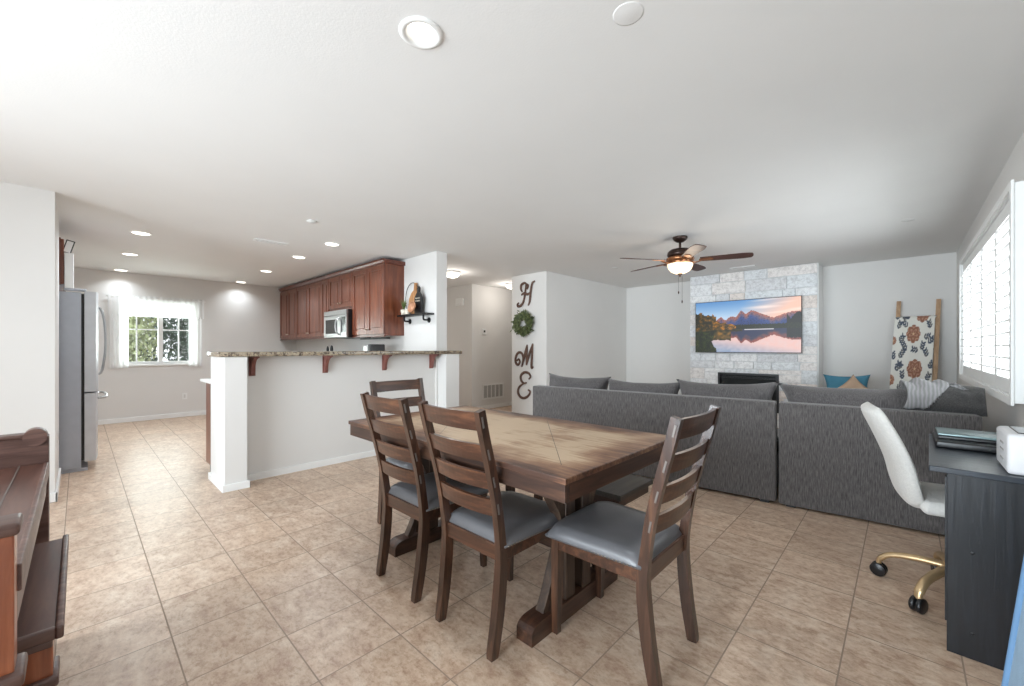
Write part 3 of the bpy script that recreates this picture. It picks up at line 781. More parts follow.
wr = thing('wreath', 'round green leafy wreath hanging between letters H and M', 'wreath', (-4.545, 5.09, 1.60))
rw = random.Random(8)
for nm, mt, cnt in (('leaves', M_leaf, 420), ('dark_leaves', M_leaf2, 300)):
    b = MB()
    for i in range(cnt):
        a = rw.random()*2*PI; rr = .125+rw.gauss(0, .032)
        p = Vector((rr*math.cos(a), -.03-rw.random()*.05, rr*math.sin(a)))
        d = Vector((math.cos(a+.9+rw.gauss(0, .5)), rw.uniform(-.5, .2), math.sin(a+.9+rw.gauss(0, .5)))).normalized()
        s_ = Vector((-d.z, rw.uniform(-.6, .6), d.x)).normalized()
        ln = rw.uniform(.05, .085)
        b._add([p, p+d*ln*.5+s_*.013, p+d*ln, p+d*ln*.5-s_*.013], [(0, 1, 2, 3)])
    b.build(nm, mt, wr, recalc=False)
b = MB().tube([(.12*math.cos(2*PI*i/32), -.02, .12*math.sin(2*PI*i/32)) for i in range(33)], .014, 8); b.build('vine_ring', M_bark, wr)

# hall fittings
t = thing('return_air_grille', 'white slotted return air grille low on the hall wall', 'vent', (-5.95, 5.42, .19))
GW, GH = .58, .30
b = MB()
for u0, u1, v0, v1 in cells(0, GW, 0, GH, [(.03+i*.1067, .03+i*.1067+.09, .03, GH-.03) for i in range(5)]): b.box(0, .012, u0, u1, v0, v1)
b.build('grille_frame', M_white, t)
b = MB()
for i in range(12):
    zz = .035+i*.0195; b.box(.003, .010, .02, GW-.02, zz, zz+.006)
b.build('grille_slats', M_vent, t); MB().box(.0005, .002, .02, GW-.02, .02, GH-.02).build('duct_opening', M_ventdark, t)
t = thing('thermostat', 'small round-faced white thermostat on the hall wall above the grille', 'thermostat', (-5.95, 5.46, 1.46))
MB().box(0, .018, -.055, .055, 0, .12, bev=.006).build('housing', M_white, t); MB().box(.018, .02, -.022, .022, .045, .085).build('display', M_black, t)
t = thing('door_chime', 'small white door chime box high on the grey hall wall', 'door chime', (-6.28, 5.15, 2.02))
MB().box(-.11, .11, -.05, 0, 0, .15, bev=.012).build('housing', M_white, t)
for i in range(1): MB().box(-.08, .08, -.053, -.05, .03, .035).build('sound_slot', M_vent, t)
def outlet(name, label, loc, axis, cat='outlet'):
    t = thing(name, label, cat, loc)
    if axis == 'x': MB().box(0, .006, -.035, .035, -.055, .055, bev=.002).build('cover_plate', M_white, t); MB().box(.006, .008, -.012, .012, -.03, .03).build('socket', M_vent, t)
    else: MB().box(-.035, .035, 0, .006, -.055, .055, bev=.002).build('cover_plate', M_white, t); MB().box(-.012, .012, .006, .008, -.03, .03).build('socket', M_vent, t)
outlet('wall_outlet', 'white electrical outlet low on the kitchen window wall', (XK, 1.27, .36), 'x')
outlet('light_switch', 'white switch plate on the wall end beside the refrigerator', (-5.4, -.13, .42), 'y', 'switch')

# ================================================================== KITCHEN
# upper cabinets: units from the window wall to the near end panel
edges = [(-9.08, -8.17, 2), (-8.17, -7.04, 2), (-7.04, -6.74, 1), (-6.74, -5.90, 2, 'short'), (-5.90, -4.99, 2)]
UL = ['cherry wall cabinet in the corner by the kitchen window', 'cherry two-door wall cabinet second from the window corner', 'narrow cherry wall cabinet just left of the microwave',
      'short cherry wall cabinet directly above the microwave', 'cherry two-door wall cabinet right of the microwave, nearest the open shelf']
CF = 2.78
for e, lb in zip(edges, UL):
    xa, xb, nd = e[:3]; zb = 1.80 if len(e) > 3 else 1.37; zt = 2.33; H_ = zt-zb
    t = thing('wall_cabinet', lb, 'kitchen cabinet', (xa, 3.09, zb), 0, 'cherry wall cabinets')
    Wd = xb-xa
    MB().box(.001, Wd-.001, CF-3.09+.02, 0, 0, H_).build('cabinet_body', M_cherry, t)
    for k in range(nd):
        da = .004+k*(Wd-.004)/nd; db = da+(Wd-.004)/nd-.006
        f = CF-3.09
        b = MB()
        fr = .055
        for u0, u1, v0, v1 in cells(da, db, .02, H_-.02, [(da+fr, db-fr, .02+fr, H_-.02-fr)]): b.box(u0, u1, f, f+.02, v0, v1, bev=.002, seg=1)
        b.box(da+fr, db-fr, f+.010, f+.02, .02+fr, H_-.02-fr)
        b.box(da+fr+.03, db-fr-.03, f+.003, f+.012, .02+fr+.03, H_-.02-fr-.03, bev=.006, seg=1)
        d = b.build('cabinet_door', M_cherry, t)
        if nd == 2: kx = db-.035 if k == 0 else da+.035
        else: kx = db-.035
        MB().lathe([(0, -.022), (.011, -.020), (.012, -.014), (.005, -.008), (.005, 0), (0, 0)], c=(kx, f, .09), n=14, mat=Matrix.Rotation(-PI/2, 4, 'X')).build('knob', M_knob, d)
    cr = f-.045
    b = MB().prism([(f+.0, H_), (f-.008, H_+.010), (f-.02, H_+.034), (f-.03, H_+.040), (f-.03, H_+.052), (0, H_+.052), (0, H_)], 'x', 0, Wd+(.030 if xb > -5 else 0))
    b.build('crown_moulding', M_cherryX, t)
    MB().box(0.001, Wd-.001, f+.001, f+.03, -.018, 0).build('light_rail', M_cherryX, t)
# microwave
mw = thing('microwave', 'stainless over-range microwave with curved handle under the short cabinet', 'microwave', (-6.72, 3.085, 1.352))
W_, D_, H_ = .80, .385, .42
MB().box(.0, W_, -D_+.03, 0, 0, H_).build('microwave_case', M_black, mw)
MB().box(0, W_*.76, -D_, -D_+.03, 0.01, H_*.82, bev=.004).build('microwave_door', M_steel, mw)
MB().box(.07, W_*.76-.12, -D_-.003, -D_, .07, H_*.82-.06).build('door_window', M_dark_glass, mw)
MB().box(W_*.765, W_, -D_, -D_+.03, 0.01, H_*.82, bev=.004).build('control_panel', M_steel, mw)
MB().box(W_*.79, W_-.03, -D_-.002, -D_, .08, H_*.75).build('keypad', M_dark_glass, mw)
MB().box(0, W_, -D_, -D_+.03, H_*.83, H_, bev=.004).build('vent_strip', M_steel, mw)
MB().tube(crom([(W_*.70, -D_, .05), (W_*.70-.015, -D_-.04, .09), (W_*.70-.02, -D_-.05, .18), (W_*.70-.015, -D_-.04, .26), (W_*.70, -D_, .30)], 6), .012, 10).build('door_handle', M_steel, mw)
# range and lower run behind the bar (mostly hidden)
kc = thing('base_cabinets', 'cherry base cabinet run below the back kitchen counter', 'kitchen cabinet', (XK, 3.09, 0))
MB().box(0.02, 2.35, -.58, -.005, .09, .86).build('cabinet_body', M_cherry, kc)
MB().box(3.21, 4.04, -.58, -.005, .09, .86).build('cabinet_body', M_cherry, kc)
for xa, xb in ((.04, .8), (.82, 1.58), (1.6, 2.33), (3.23, 3.7), (3.72, 4.02)):
    d = MB().box(xa, xb, -.6, -.58, .11, .84, bev=.003).build('cabinet_door', M_cherry, kc)
    MB().sphere((xb-.04, -.615, .76), .012).build('knob', M_knob, d)
ct = MB().box(XK+.001, -6.76, 2.45, 3.089, .86, .90, bev=.003); tag(ct.build('countertop', M_granite), 'granite counter slab left of the kitchen range', 'countertop')
ct = MB().box(-5.88, -5.04, 2.45, 3.089, .86, .90, bev=.003); tag(ct.build('countertop', M_granite), 'granite counter slab right of the kitchen range under the kitchen appliance', 'countertop')
rg = thing('kitchen_range', 'black and steel range standing under the microwave', 'oven', (-6.74, 3.08, 0))
MB().box(.0, .84, -.62, -.0, .0, .90, bev=.004).build('range_body', M_steel, rg)
MB().box(.0, .84, -.62, -.05, .90, .915).build('cooktop', M_black, rg)
MB().box(.0, .84, -.05, 0, .915, 1.10, bev=.01).build('back_panel', M_black, rg)
MB().tube([(.08, -.66, .74), (.76, -.66, .74)], .012, 8).build('oven_handle', M_steel, rg)
def shaker(x, z, r, h, lb):
    t = thing('pepper_mill', lb, 'shaker', (x, 2.62, z), 0, 'pepper mills on the range')
    MB().lathe([(0, 0), (r, 0), (r*.8, h*.4), (r, h*.7), (0, h*.72)], n=16).build('shaker_body', M_black, t)
    MB().sphere((0, 0, h*.82), r*.8, r*.8, h*.18).build('shaker_cap', M_black, t)
shaker(-6.38, .916, .024, .315, 'tall black pepper mill on the range top, left of the pair')
shaker(-6.24, .916, .028, .325, 'tall black pepper mill on the range top, right of the pair')
tt = thing('toaster', 'black and chrome appliance standing on the back kitchen counter', 'small appliance', (-5.22, 2.75, .90))
MB().box(-.12, .10, -.09, .09, .01, .34, bev=.02, seg=4).build('appliance_body', M_steel, tt)
MB().box(.04, .15, -.10, .10, .0, .35, bev=.015, seg=3).build('black_end', M_black, tt)
MB().box(.145, .25, -.012, .012, .24, .265, bev=.005).build('lever', M_black, tt)
MB().tube(crom([(-.11, .0, .3), (-.17, .0, .33), (-.20, .0, .24), (-.18, 0, .14), (-.12, 0, .1)], 6), .006, 8).build('wire_handle', M_steel, tt)
pn = MB().box(-6.0, -5.2, 2.95, 3.0, 1.328, 1.350, bev=.004); tag(pn.build('under_cabinet_light', M_black), 'thin black light bar fixed under the cabinet right of the microwave', 'light bar')
# peninsula base cabinet + lower counter
pc = thing('peninsula_cabinet', 'cherry peninsula cabinet behind the white breakfast bar wall', 'kitchen cabinet', (-4.62, .86, 0))
MB().box(-.345, 0, 0, 2.15, .09, .865).build('cabinet_body', M_cherry, pc)
MB().box(-.28, 0, .02, 2.15, 0, .09).build('toe_kick', M_black, pc)
for k in range(4):
    d = MB().box(-.365, -.345, .02+k*.53, .53+k*.53, .12, .85, bev=.003).build('cabinet_door', M_cherry, pc)
    MB().sphere((-.38, .08+k*.53, .76), .012).build('knob', M_knob, d)
o = MB().box(-5.01, -4.601, .82, 3.05, .872, .896, bev=.004).build('lower_countertop', M_trim); tag(o, 'pale lower counter edge behind the breakfast bar end', 'countertop')
# granite bar
o = MB().box(-4.50, -4.075, .785, 3.37, 1.126, 1.166, bev=.008, seg=3).build('bar_countertop', M_granite); tag(move_origin(o, (-4.3, 2, 1.126)), 'long speckled brown granite breakfast bar top', 'countertop')
BL = ['carved mahogany bracket under the bar top, nearest the bar left end', 'carved mahogany bracket under the bar top, second from the left', 'carved mahogany bracket under the bar top, third from the left, behind the chairs', 'carved mahogany bracket under the bar top, nearest the lettered wall']
def bracket():
    t = thing('bar_bracket', BL[0], 'bracket', (-4.28, 1.08, .955), 0, 'brackets under the bar top')
    h = .170
    prof = [(0, h), (.13, h), (.13, h-.018), (.11, h-.022)]
    for i in range(9):
        a = i/8; prof.append((.10-.06*math.sin(a*PI/2), h-.03-.10*(1-math.cos(a*PI/2))-.02*a))
    prof += [(.045, 0.02), (.03, 0), (0, 0)]
    MB().prism(prof, 'y', -.016, .016).build('corbel', M_bracket, t)
    MB().box(0, .012, -.026, .026, -.008, h, bev=.002).build('back_plate', M_bracket, t)
    MB().box(0, .135, -.026, .026, h-.014, h, bev=.002).build('top_plate', M_bracket, t)
    return t
b0 = bracket()
for y, lb in zip((1.73, 2.389, 3.03), BL[1:]): dup(b0, (-4.28, y, .955), 0, lb)

# pipe shelf with boards
sf = thing('pipe_shelf', 'small black pipe-bracket shelf on the kitchen wall end', 'shelf', (-4.62, 3.09, 1.62))
MB().box(-.34, .33, -.13, 0, 0, .022, bev=.003).build('shelf_board', M_blackm, sf)
for x in (-.22, .22):
    b = MB().tube(crom([(x, -.09, 0), (x, -.09, -.04), (x, -.08, -.06), (x, -.02, -.062), (x, -.0, -.062)], 5), .012, 10)
    b.lathe([(0, 0), (.034, 0), (.034, .008), (.015, .012), (.015, .02)], c=(x, 0, -.062), n=20, mat=Matrix.Rotation(PI/2, 4, 'X'))
    b.build('pipe_bracket', M_blackm, sf)
zs = 1.642
t = MB().tube([(-4.73+.165*math.cos(2*PI*i/40), 3.055, zs+.215+.21*math.sin(2*PI*i/40)) for i in range(41)], .005, 8, cap=False)
tag(t.build('wire_hoop', M_blackm), 'thin dark wire hoop standing on the pipe shelf', 'decoration')
# tan board
b = MB(); T = Matrix.Translation((-4.71, 3.055, zs)) @ Matrix.Rotation(math.radians(8), 4, 'Y')
b.prism([(-.11, .0), (.11, 0), (.115, .20), (.07, .28), (.022, .32), (.022, .42), (-.022, .42), (-.022, .32), (-.07, .28), (-.115, .20)], 'y', -.012, .012, T)
tag(b.build('cutting_board', M_tanboard), 'tan wooden paddle board leaning at the back of the pipe shelf', 'cutting board')
t = thing('sign_board', 'black paddle-shaped sign board with pale lettering on pipe shelf', 'sign', (-4.545, 3.02, zs))
b = MB(); T = Matrix.Rotation(math.radians(3), 4, 'Y') @ Matrix.Diagonal((.88, 1, .93, 1))
b.prism([(-.08, 0), (.08, 0), (.095, .22), (.06, .27), (.025, .30), (.03, .36), (0, .385), (-.03, .36), (-.025, .30), (-.06, .27), (-.095, .22)], 'y', -.01, .01, T); b.build('board', M_black, t)
b = MB()
for r_, z in enumerate((.20, .165)):
    pts = [(-.05+.11*i/24, -.013, z+.010*math.sin(i*1.9+r_)+.004*math.sin(i*3.1)) for i in range(25)]; b.tube(pts, .003, 6)
b.build('lettering', M_pot, t)
t = thing('potted_plant', 'tiny green grass plant in a cream pot on the pipe shelf', 'potted plant', (-4.85, 3.0, zs))
MB().lathe([(0, 0), (.035, 0), (.045, .07), (.04, .07), (.034, .06), (0, .06)], n=20).build('plant_pot', M_pot, t)
b = MB(); rp = random.Random(2)
for i in range(70):
    a = rp.random()*6.28; l_ = rp.uniform(.08, .17); r_ = rp.uniform(.02, .075)
    p = Vector((0, 0, .06)); q = Vector((math.cos(a)*r_, math.sin(a)*r_, .06+l_)); s_ = Vector((-math.sin(a), math.cos(a), 0))*.005
    b._add([p-s_, p+s_, q], [(0, 1, 2)])
b.build('leaves', plain('grass_green', (98, 118, 62), .7, var=.25), t, recalc=False)
t = thing('small_jar', 'little cream jar with lid at the front of the pipe shelf', 'jar', (-4.74, 2.985, zs))
MB().lathe([(0, 0), (.035, 0), (.038, .03), (.03, .06), (0, .06)], n=20).build('jar_body', M_pot, t); MB().sphere((0, 0, .066), .012).build('lid', M_pot, t)
t = thing('copper_bowl', 'copper-coloured bowl leaning before the black sign board', 'bowl', (-4.585, 2.985, zs+.078))
MB().lathe([(0, 0), (.038, .003), (.068, .02), (.078, .045), (.073, .045), (.062, .022), (0, .010)], n=24, mat=Matrix.Rotation(math.radians(75), 4, 'X')).build('bowl_shell', plain('copper_dish', (184, 134, 102), .4, .3), t)

# refrigerator
fr = thing('refrigerator', 'tall stainless refrigerator with curved handles at the kitchen entrance', 'refrigerator', (-6.6, -.70, 0))
MB().box(0, .80, 0, .715, .03, 1.74, bev=.006).build('fridge_body', M_fridge_side, fr)
MB().box(.01, .79, .04, .76, 0, .03).build('toe_grille', M_fridge_side, fr)
MB().box(.03, .77, .715, .735, .10, 1.73).build('door_gasket', M_black, fr)
def doorbox(z0, z1, x0, x1, nm):
    prof = [(x0, .737), (x1, .737)]
    for i in range(9):
        a = i/8; xx = x1+(x0-x1)*a; prof.append((xx, .815+.022*math.sin(PI*a)))
    b = MB().prism(prof, 'z', z0, z1)
    return b.build(nm, M_fridge_door, fr)
d1 = doorbox(.77, 1.755, .402, .80, 'fridge_door'); d2 = doorbox(.77, 1.755, 0, .398, 'fridge_door'); d3 = doorbox(.09, .755, 0, .80, 'freezer_drawer')
for d, x in ((d1, .46), (d2, .34)):
    MB().tube(crom([(x, .83, .92), (x, .868, .96), (x, .895, 1.2), (x, .89, 1.45), (x, .865, 1.6), (x, .83, 1.64)], 7), .009, 10).build('door_handle', M_steel, d)
MB().tube(crom([(.06, .83, .70), (.09, .885, .705), (.4, .90, .705), (.71, .885, .705), (.74, .83, .70)], 7), .012, 10).build('drawer_handle', M_steel, d3)
MB().box(.74, .80, .60, .75, 1.755, 1.775, bev=.004).build('hinge_cover', M_fridge_side, fr)
oc = thing('over_fridge_cabinet', 'cherry cabinet end showing above the refrigerator', 'kitchen cabinet', (-6.7, -.745, 1.80))
MB().box(0, .90, 0, .625, 0, .45).build('cabinet_body', M_cherry, oc)
for x in (.01, .455):
    d = MB().box(x, x+.435, .625, .645, .01, .44, bev=.003).build('cabinet_door', M_cherry, oc); MB().sphere((x+.2, .655, .06), .012).build('knob', M_knob, d)
t = thing('paper_box', 'plain white carton standing on the refrigerator', 'box', (-5.83, -.066, 1.776))
MB().box(-.2, .03, -.03, .03, 0, .33, bev=.003).build('carton', M_white, t); MB().box(-.2, .03, -.031, .031, .325, .336).build('carton_lid', M_white, t)
t = thing('picture_frame', 'tiny black-edged picture tilted on the white carton by ceiling', 'picture frame', (-5.84, -.085, 2.113))
T = Matrix.Rotation(math.radians(-14), 4, 'X')
MB().box(-.01, .004, -.03, .03, .0, .13, mat=T).build('frame', M_black, t); MB().box(.004, .006, -.022, .022, .01, .12, mat=T).build('picture_sheet', M_white, t)

# ================================================================== DINING SET
TX0, TX1, TY0, TY1, TZ = -2.44, -.822, 1.125, 2.05, .76
tb = thing('dining_table', 'large rectangular dark trestle dining table with worn tan top', 'table', ((TX0+TX1)/2, (TY0+TY1)/2, 0))
hx, hy = (TX1-TX0)/2, (TY1-TY0)/2
MB().box(-hx, hx, -hy, hy, TZ-.022, TZ, bev=.003).build('tabletop', table_top_mat(-hx, hx, -hy, hy), tb)
b = MB()
for s_ in (-1, 1):
    ya, yb = sorted((s_*(hy-.008), s_*(hy-.035))); MB().box(-hx+.008, hx-.008, ya, yb, TZ-.088, TZ-.022, bev=.002).build('apron', M_table, tb)
    xa, xb = sorted((s_*(hx-.008), s_*(hx-.035))); MB().box(xa, xb, -hy+.035, hy-.035, TZ-.088, TZ-.022).build('end_apron', M_tableY, tb)
# inlay seams on the top (frame corners, thin dark grooves)
b = MB()
def groove(x0_, y0_, x1_, y1_, wd=.0022):
    d = Vector((x1_-x0_, y1_-y0_, 0)).normalized(); n_ = Vector((-d.y, d.x, 0))*wd/2
    p, q = Vector((x0_, y0_, TZ+.0004)), Vector((x1_, y1_, TZ+.0004))
    b._add([p+n_, q+n_, q-n_, p-n_], [(0, 1, 2, 3)])
GROOVES = True
cxm, cym = (TX0+TX1)/2, (TY0+TY1)/2
groove(-.932-cxm, 1.25-cym, -1.57-cxm, 1.96-cym); groove(-1.70-cxm, 1.25-cym, -1.98-cxm, 1.56-cym)
b.build('seam_lines', M_black, tb)
# trestle pedestals
ox = -1.118-cxm
def pedestal(px):
    b = MB()
    # foot with rounded ends
    prof = [(-.34, 0), (.34, 0)]
    for i in range(7): a = i/6*PI/2; prof.append((.28+.06*math.cos(a), .045+.035*math.sin(a)))
    for i in range(7): a = PI/2+i/6*PI/2; prof.append((-.28+.06*math.cos(a), .045+.035*math.sin(a)))
    p = MB().prism(prof, 'x', px-.042, px+.042).build('pedestal_foot', M_tableY, tb)
    for y in (-.065, .065): MB().box(px-.034, px+.034, y-.034, y+.034, .080, TZ-.10, bev=.004).build('pedestal_post', M_tableZ, p)
    b = MB()
    for s in (-1, 1):
        b.prism([(s*.06, TZ-.11), (s*.27, TZ-.11), (s*.26, TZ-.14), (s*.20, TZ-.19), (s*.14, TZ-.28), (s*.10, TZ-.38)], 'x', px-.028, px+.028)
        b.tube(crom([(px, s*.23, .075), (px, s*.19, .15), (px, s*.13, .29), (px, s*.09, .36)], 5), .021, 4, flat=(1, .8), up=(1, 0, 0), square=True)
    b.build('corner_brace', M_tableZ, p)
    MB().box(px-.04, px+.04, -.34, .34, TZ-.112, TZ-.088, bev=.003).build('cross_rail', M_tableY, p)
pedestal(ox); pedestal(-2.15-cxm)
MB().box(-2.11-cxm, -1.16-cxm, -.03, .03, .24, .33, bev=.004).build('stretcher', M_table, tb)

def make_chair():
    t = thing('dining_chair', '', 'chair')
    hw = .165
    # back posts / rear legs: side profile curve (y, z)
    prof = [(-.012, 0), (-.008, .03), (.012, .15), (.026, .28), (.030, .37), (.022, .46), (.0, .60), (-.034, .74), (-.070, .87), (-.094, .968)]
    for sx in (-1, 1):
        pts = crom([(sx*(hw+.018*p[1]), p[0], p[1]) for p in prof], 4)
        n = len(pts); rs = [.0145+.0035*math.sin(PI*min(1, i/(n*.55))) for i in range(n)]
        p = MB().tube(pts, rs, 4, flat=(.95, 1.2), up=(1, 0, 0), square=True).build('back_post', M_chair, t)
        for z in (.58, .69, .80, .925):
            for (a, c_) in zip(pts[:-1], pts[1:]):
                if a.z <= z <= c_.z: yy = a.y+(c_.y-a.y)*(z-a.z)/(c_.z-a.z); sl = (c_.y-a.y)/(c_.z-a.z); xo = a.x
            T = Matrix.Translation((xo+sx*.0135, yy-.006, z)) @ Matrix.Rotation(-math.atan(sl), 4, 'X')
            MB().box(-.003, .003, -.0035, .0035, -.021, .021, mat=T).build('post_inlay', M_inlay, p)
    def posty(z):
        for (a, c_) in zip(prof[:-1], prof[1:]):
            if a[1] <= z <= c_[1]: return a[0]+(c_[0]-a[0])*(z-a[1])/(c_[1]-a[1])
    # four curved slats
    for z0_, z1_ in ((.545, .612), (.655, .722), (.768, .835), (.890, .962)):
        def ring(u):
            hz = hw+.012; x = -hz+2*hz*u; bow = -.022*(1-(2*u-1)**2); arch = .010*(1-(2*u-1)**2) if z1_ > .9 else 0
            return x, bow, arch
        b = MB(); N_ = 12; R_ = []
        for i in range(N_+1):
            x, bow, ar = ring(i/N_); ya, yb = posty(z0_)+bow, posty(z1_)+bow
            R_.append([b.bm.verts.new(v) for v in ((x, ya-.008, z0_), (x, ya+.008, z0_), (x, yb+.008, z1_+ar*0), (x, yb-.008, z1_+ar*0))])
        for i in range(N_):
            for k in range(4):
                b.bm.faces.new([R_[i][k], R_[i][(k+1) % 4], R_[i+1][(k+1) % 4], R_[i+1][k]])
        b.bm.faces.new(R_[0][::-1]); b.bm.faces.new(R_[-1])
        b.build('backrest_slat', M_chairX, t)
    # front legs
    for sx in (-1, 1):
        MB().tube([(sx*.162, .425, 0), (sx*.162, .423, .15), (sx*.162, .42, .42)], [.013, .0165, .0175], 4, up=(1, 0, 0), square=True).build('front_leg', M_chair, t)
    # seat rails
    b = MB()
    b.box(-hw-.012, hw+.012, .02, .045, .360, .423, bev=.003); b.box(-hw+.02, hw-.02, .408, .432, .360, .423, bev=.003)
    for sx in (-1, 1): b.box(sx*hw-.012, sx*hw+.012, .045, .41, .360, .423, bev=.003)
    b.build('seat_frame', M_chairX, t)
    # upholstered seat
    b = MB(); n = 20
    top, bot = {}, {}
    def outline(u, v):
        wf = .203+.012*v; x = u*wf; y = .030+(.455-.030)*(v+1)/2
        y += -.012*abs(u)**3*(1 if v > 0 else 0)
        return x, y
    b2 = bmesh.new()
    for i in range(n+1):
        for j in range(n+1):
            u = -1+2*i/n; v = -1+2*j/n; x, y = outline(u, v)
            hgt = ((1-abs(u)**5)*(1-abs(v)**5))
            z = .426+.028*min(1, hgt*3)**.5+.020*hgt**1.0
            top[i, j] = b2.verts.new((x, y, z))
    for i in range(n):
        for j in range(n):
            f = b2.faces.new([top[i, j], top[i+1, j], top[i+1, j+1], top[i, j+1]]); f.smooth = True
    rim = [(i, 0) for i in range(n)]+[(n, j) for j in range(n)]+[(i, n) for i in range(n, 0, -1)]+[(0, j) for j in range(n, 0, -1)]
    low = [b2.verts.new((top[k].co.x*.985, .2425+(top[k].co.y-.2425)*.985, .416)) for k in rim]
    for q in range(len(rim)):
        f = b2.faces.new([top[rim[q]], low[q], low[(q+1) % len(rim)], top[rim[(q+1) % len(rim)]]]); f.smooth = True
    b2.faces.new(low)
    b.merge(b2); st = b.build('seat_cushion', M_vinyl, t)
    b = MB()
    for q in range(27): 
        y = .05+q*.0148
        for sx in (-1, 1): b.sphere((sx*(.193+.012*(y-.03)/.42), y, .421), .0032, seg=6, rings=4)
    b.build('nailhead_trim', M_nail, st)
    return t
ch = make_chair()
ch['label'] = 'ladder-back dining chair on the near side of the table, right of the pair'
ch['group'] = 'ladder-back dining chairs'
ch.location = (-1.316, 1.112, 0)
dup(ch, (-1.840, 1.112, 0), 0, 'ladder-back dining chair on the near side of the table, left of the pair', 'ladder-back dining chairs')
c3 = dup(ch, (-.638, 1.562, 0), PI/2, 'ladder-back dining chair at the right end of the table, seat fully visible', 'ladder-back dining chairs'); c3.scale = (1.06, 1, 1)
c4 = dup(ch, (-2.585, 1.60, 0), -PI/2, 'ladder-back dining chair at the far left end of the table, facing the camera', 'ladder-back dining chairs'); c4.scale = (1.06, 1, 1)
# bench on the far side
bn = thing('dining_bench', 'dark backless wooden bench on the sofa side of the table', 'bench', (-1.62, 2.19, 0))
MB().box(-.55, .52, -.19, .21, .375, .405, bev=.004).build('bench_seat', M_blackish, bn)
MB().box(-.52, .50, -.17, .19, .325, .375, bev=.003).build('bench_apron', M_table, bn)
for x in (-.49, .42):
    for y in (-.165, .135): MB().box(x+(.12 if x < 0 else -.14), x+(.17 if x < 0 else -.09), y, y+.05, 0, .33, bev=.004).build('leg', M_table, bn)

# ================================================================== SECTIONAL SOFA
SA = math.radians(6.2)
so = thing('sectional_sofa', 'large grey woven L-shaped sectional sofa with its back to the table', 'sofa', (-2.95, 3.425, 0), SA)
def upbox(x0, x1, y0, y1, z0, z1, nm, mat=M_sofa, bev=.02): return MB().box(x0, x1, y0, y1, z0, z1, bev=bev, seg=4).build(nm, mat, so)
upbox(0, 2.255, 0, .13, .022, .785, 'back_panel', bev=.014)
upbox(2.275, 3.32, 0, .13, .015, .785, 'back_panel', bev=.014)
upbox(0, .16, .135, .86, .035, .60, 'armrest')
upbox(.165, 2.25, .135, .86, .06, .33, 'seat_base'); upbox(2.275, 3.13, .135, 2.3, .06, .33, 'seat_base')
upbox(3.17, 3.32, .135, 2.3, .035, .785, 'back_panel')
for k in range(3): upbox(.17+k*.70, .17+k*.70+.69, .28, .88, .33, .45, 'seat_cushion', M_sofa_c, .04)
upbox(2.285, 3.10, .28, .95, .33, .45, 'seat_cushion', M_sofa_c, .04); upbox(2.285, 3.10, .96, 2.28, .33, .45, 'seat_cushion', M_sofa_c, .04)
b = MB()
for x, y in ((.06, .05), (1.1, .05), (2.18, .05), (2.35, .05), (3.2, .05), (.08, .78), (2.2, .78), (3.2, 2.2), (2.35, 2.2)):
    MB().box(x-.03, x+.03, y-.03, y+.03, 0, .04).build('foot', M_black, so)
def back_cushion(xc, wd, yc, zc, ht, th, lean=12, rz=0, mat=M_sofa_c, seed=0, roll=0, nm='back_cushion'):
    T = Matrix.Translation((xc, yc, zc)) @ Matrix.Rotation(math.radians(rz), 4, 'Z') @ Matrix.Rotation(math.radians(roll), 4, 'Y') @ Matrix.Rotation(math.radians(90-lean), 4, 'X')
    return MB().pillow(wd, ht, th, T, n=24, pinch=.9, p=3.6, lump=.045, seed=seed).build(nm, mat, so)
back_cushion(.41, .76, .235, .675, .48, .28, 14, seed=1, roll=.6)
back_cushion(1.13, .76, .235, .665, .46, .26, 14, seed=2)
back_cushion(1.855, .82, .235, .68, .49, .26, 14, seed=3, roll=-1.2)
back_cushion(2.77, 1.04, .235, .69, .50, .30, 14, seed=4, roll=-2)
# loose items on the sofa
b = MB().pillow(.38, .19, .21, Matrix.Identity(4), n=24, pinch=0, p=2.3, lump=.03, seed=9)
pl_ = b.build('throw_pillow', M_sofa_d); pl_.matrix_world = Matrix.Translation((.19, 3.93, .862)) @ Matrix.Rotation(SA, 4, 'Z') @ Matrix.Rotation(math.radians(2), 4, 'Y') @ Matrix.Rotation(math.radians(62), 4, 'X'); tag(pl_, 'charcoal lumpy pillow atop the sofa back beside the shuttered wall', 'pillow')
def throw(u, v):
    ph = math.radians(-35+215*v)                      # from the camera side over the top to behind
    x = .0+.28*u+.02*math.sin(v*7)
    drop = 1.0 if u < .35 else max(.25, 1-(u-.35)*2.2)  # hangs low only on the left
    ph = max(ph, math.radians(95-130*drop)) if v < .5 else ph
    rz_ = .118*(1-.5*abs(u-.42)**1.6)+.012*math.sin(u*17+v*4)+.012*noise.noise(Vector((u*6, v*5, 3)))
    y = 3.935-(.125)*math.cos(ph); z = .862+rz_*math.sin(ph)
    if v > .85: z -= (v-.85)*.6
    return Vector((x, y, z))
m, nt, bb = new_mat('grey_throw_knit'); N = nt.nodes; L = nt.links
tc = N.new('ShaderNodeTexCoord'); wv = N.new('ShaderNodeTexWave'); wv.inputs['Scale'].default_value = 16; wv.inputs['Distortion'].default_value = 3
L.new(tc.outputs['Object'], wv.inputs['Vector']); r = N.new('ShaderNodeValToRGB')
r.color_ramp.elements[0].color = s2l((132, 131, 132))+(1,); r.color_ramp.elements[1].color = s2l((158, 157, 158))+(1,); L.new(wv.outputs['Fac'], r.inputs['Fac'])
L.new(r.outputs['Color'], bb.inputs['Base Color']); bb.inputs['Roughness'].default_value = 1
o = MB().grid(throw, 40, 30).build('throw_blanket', m, solid=.012); tag(o, 'light grey patterned throw draped over the charcoal pillow', 'blanket')
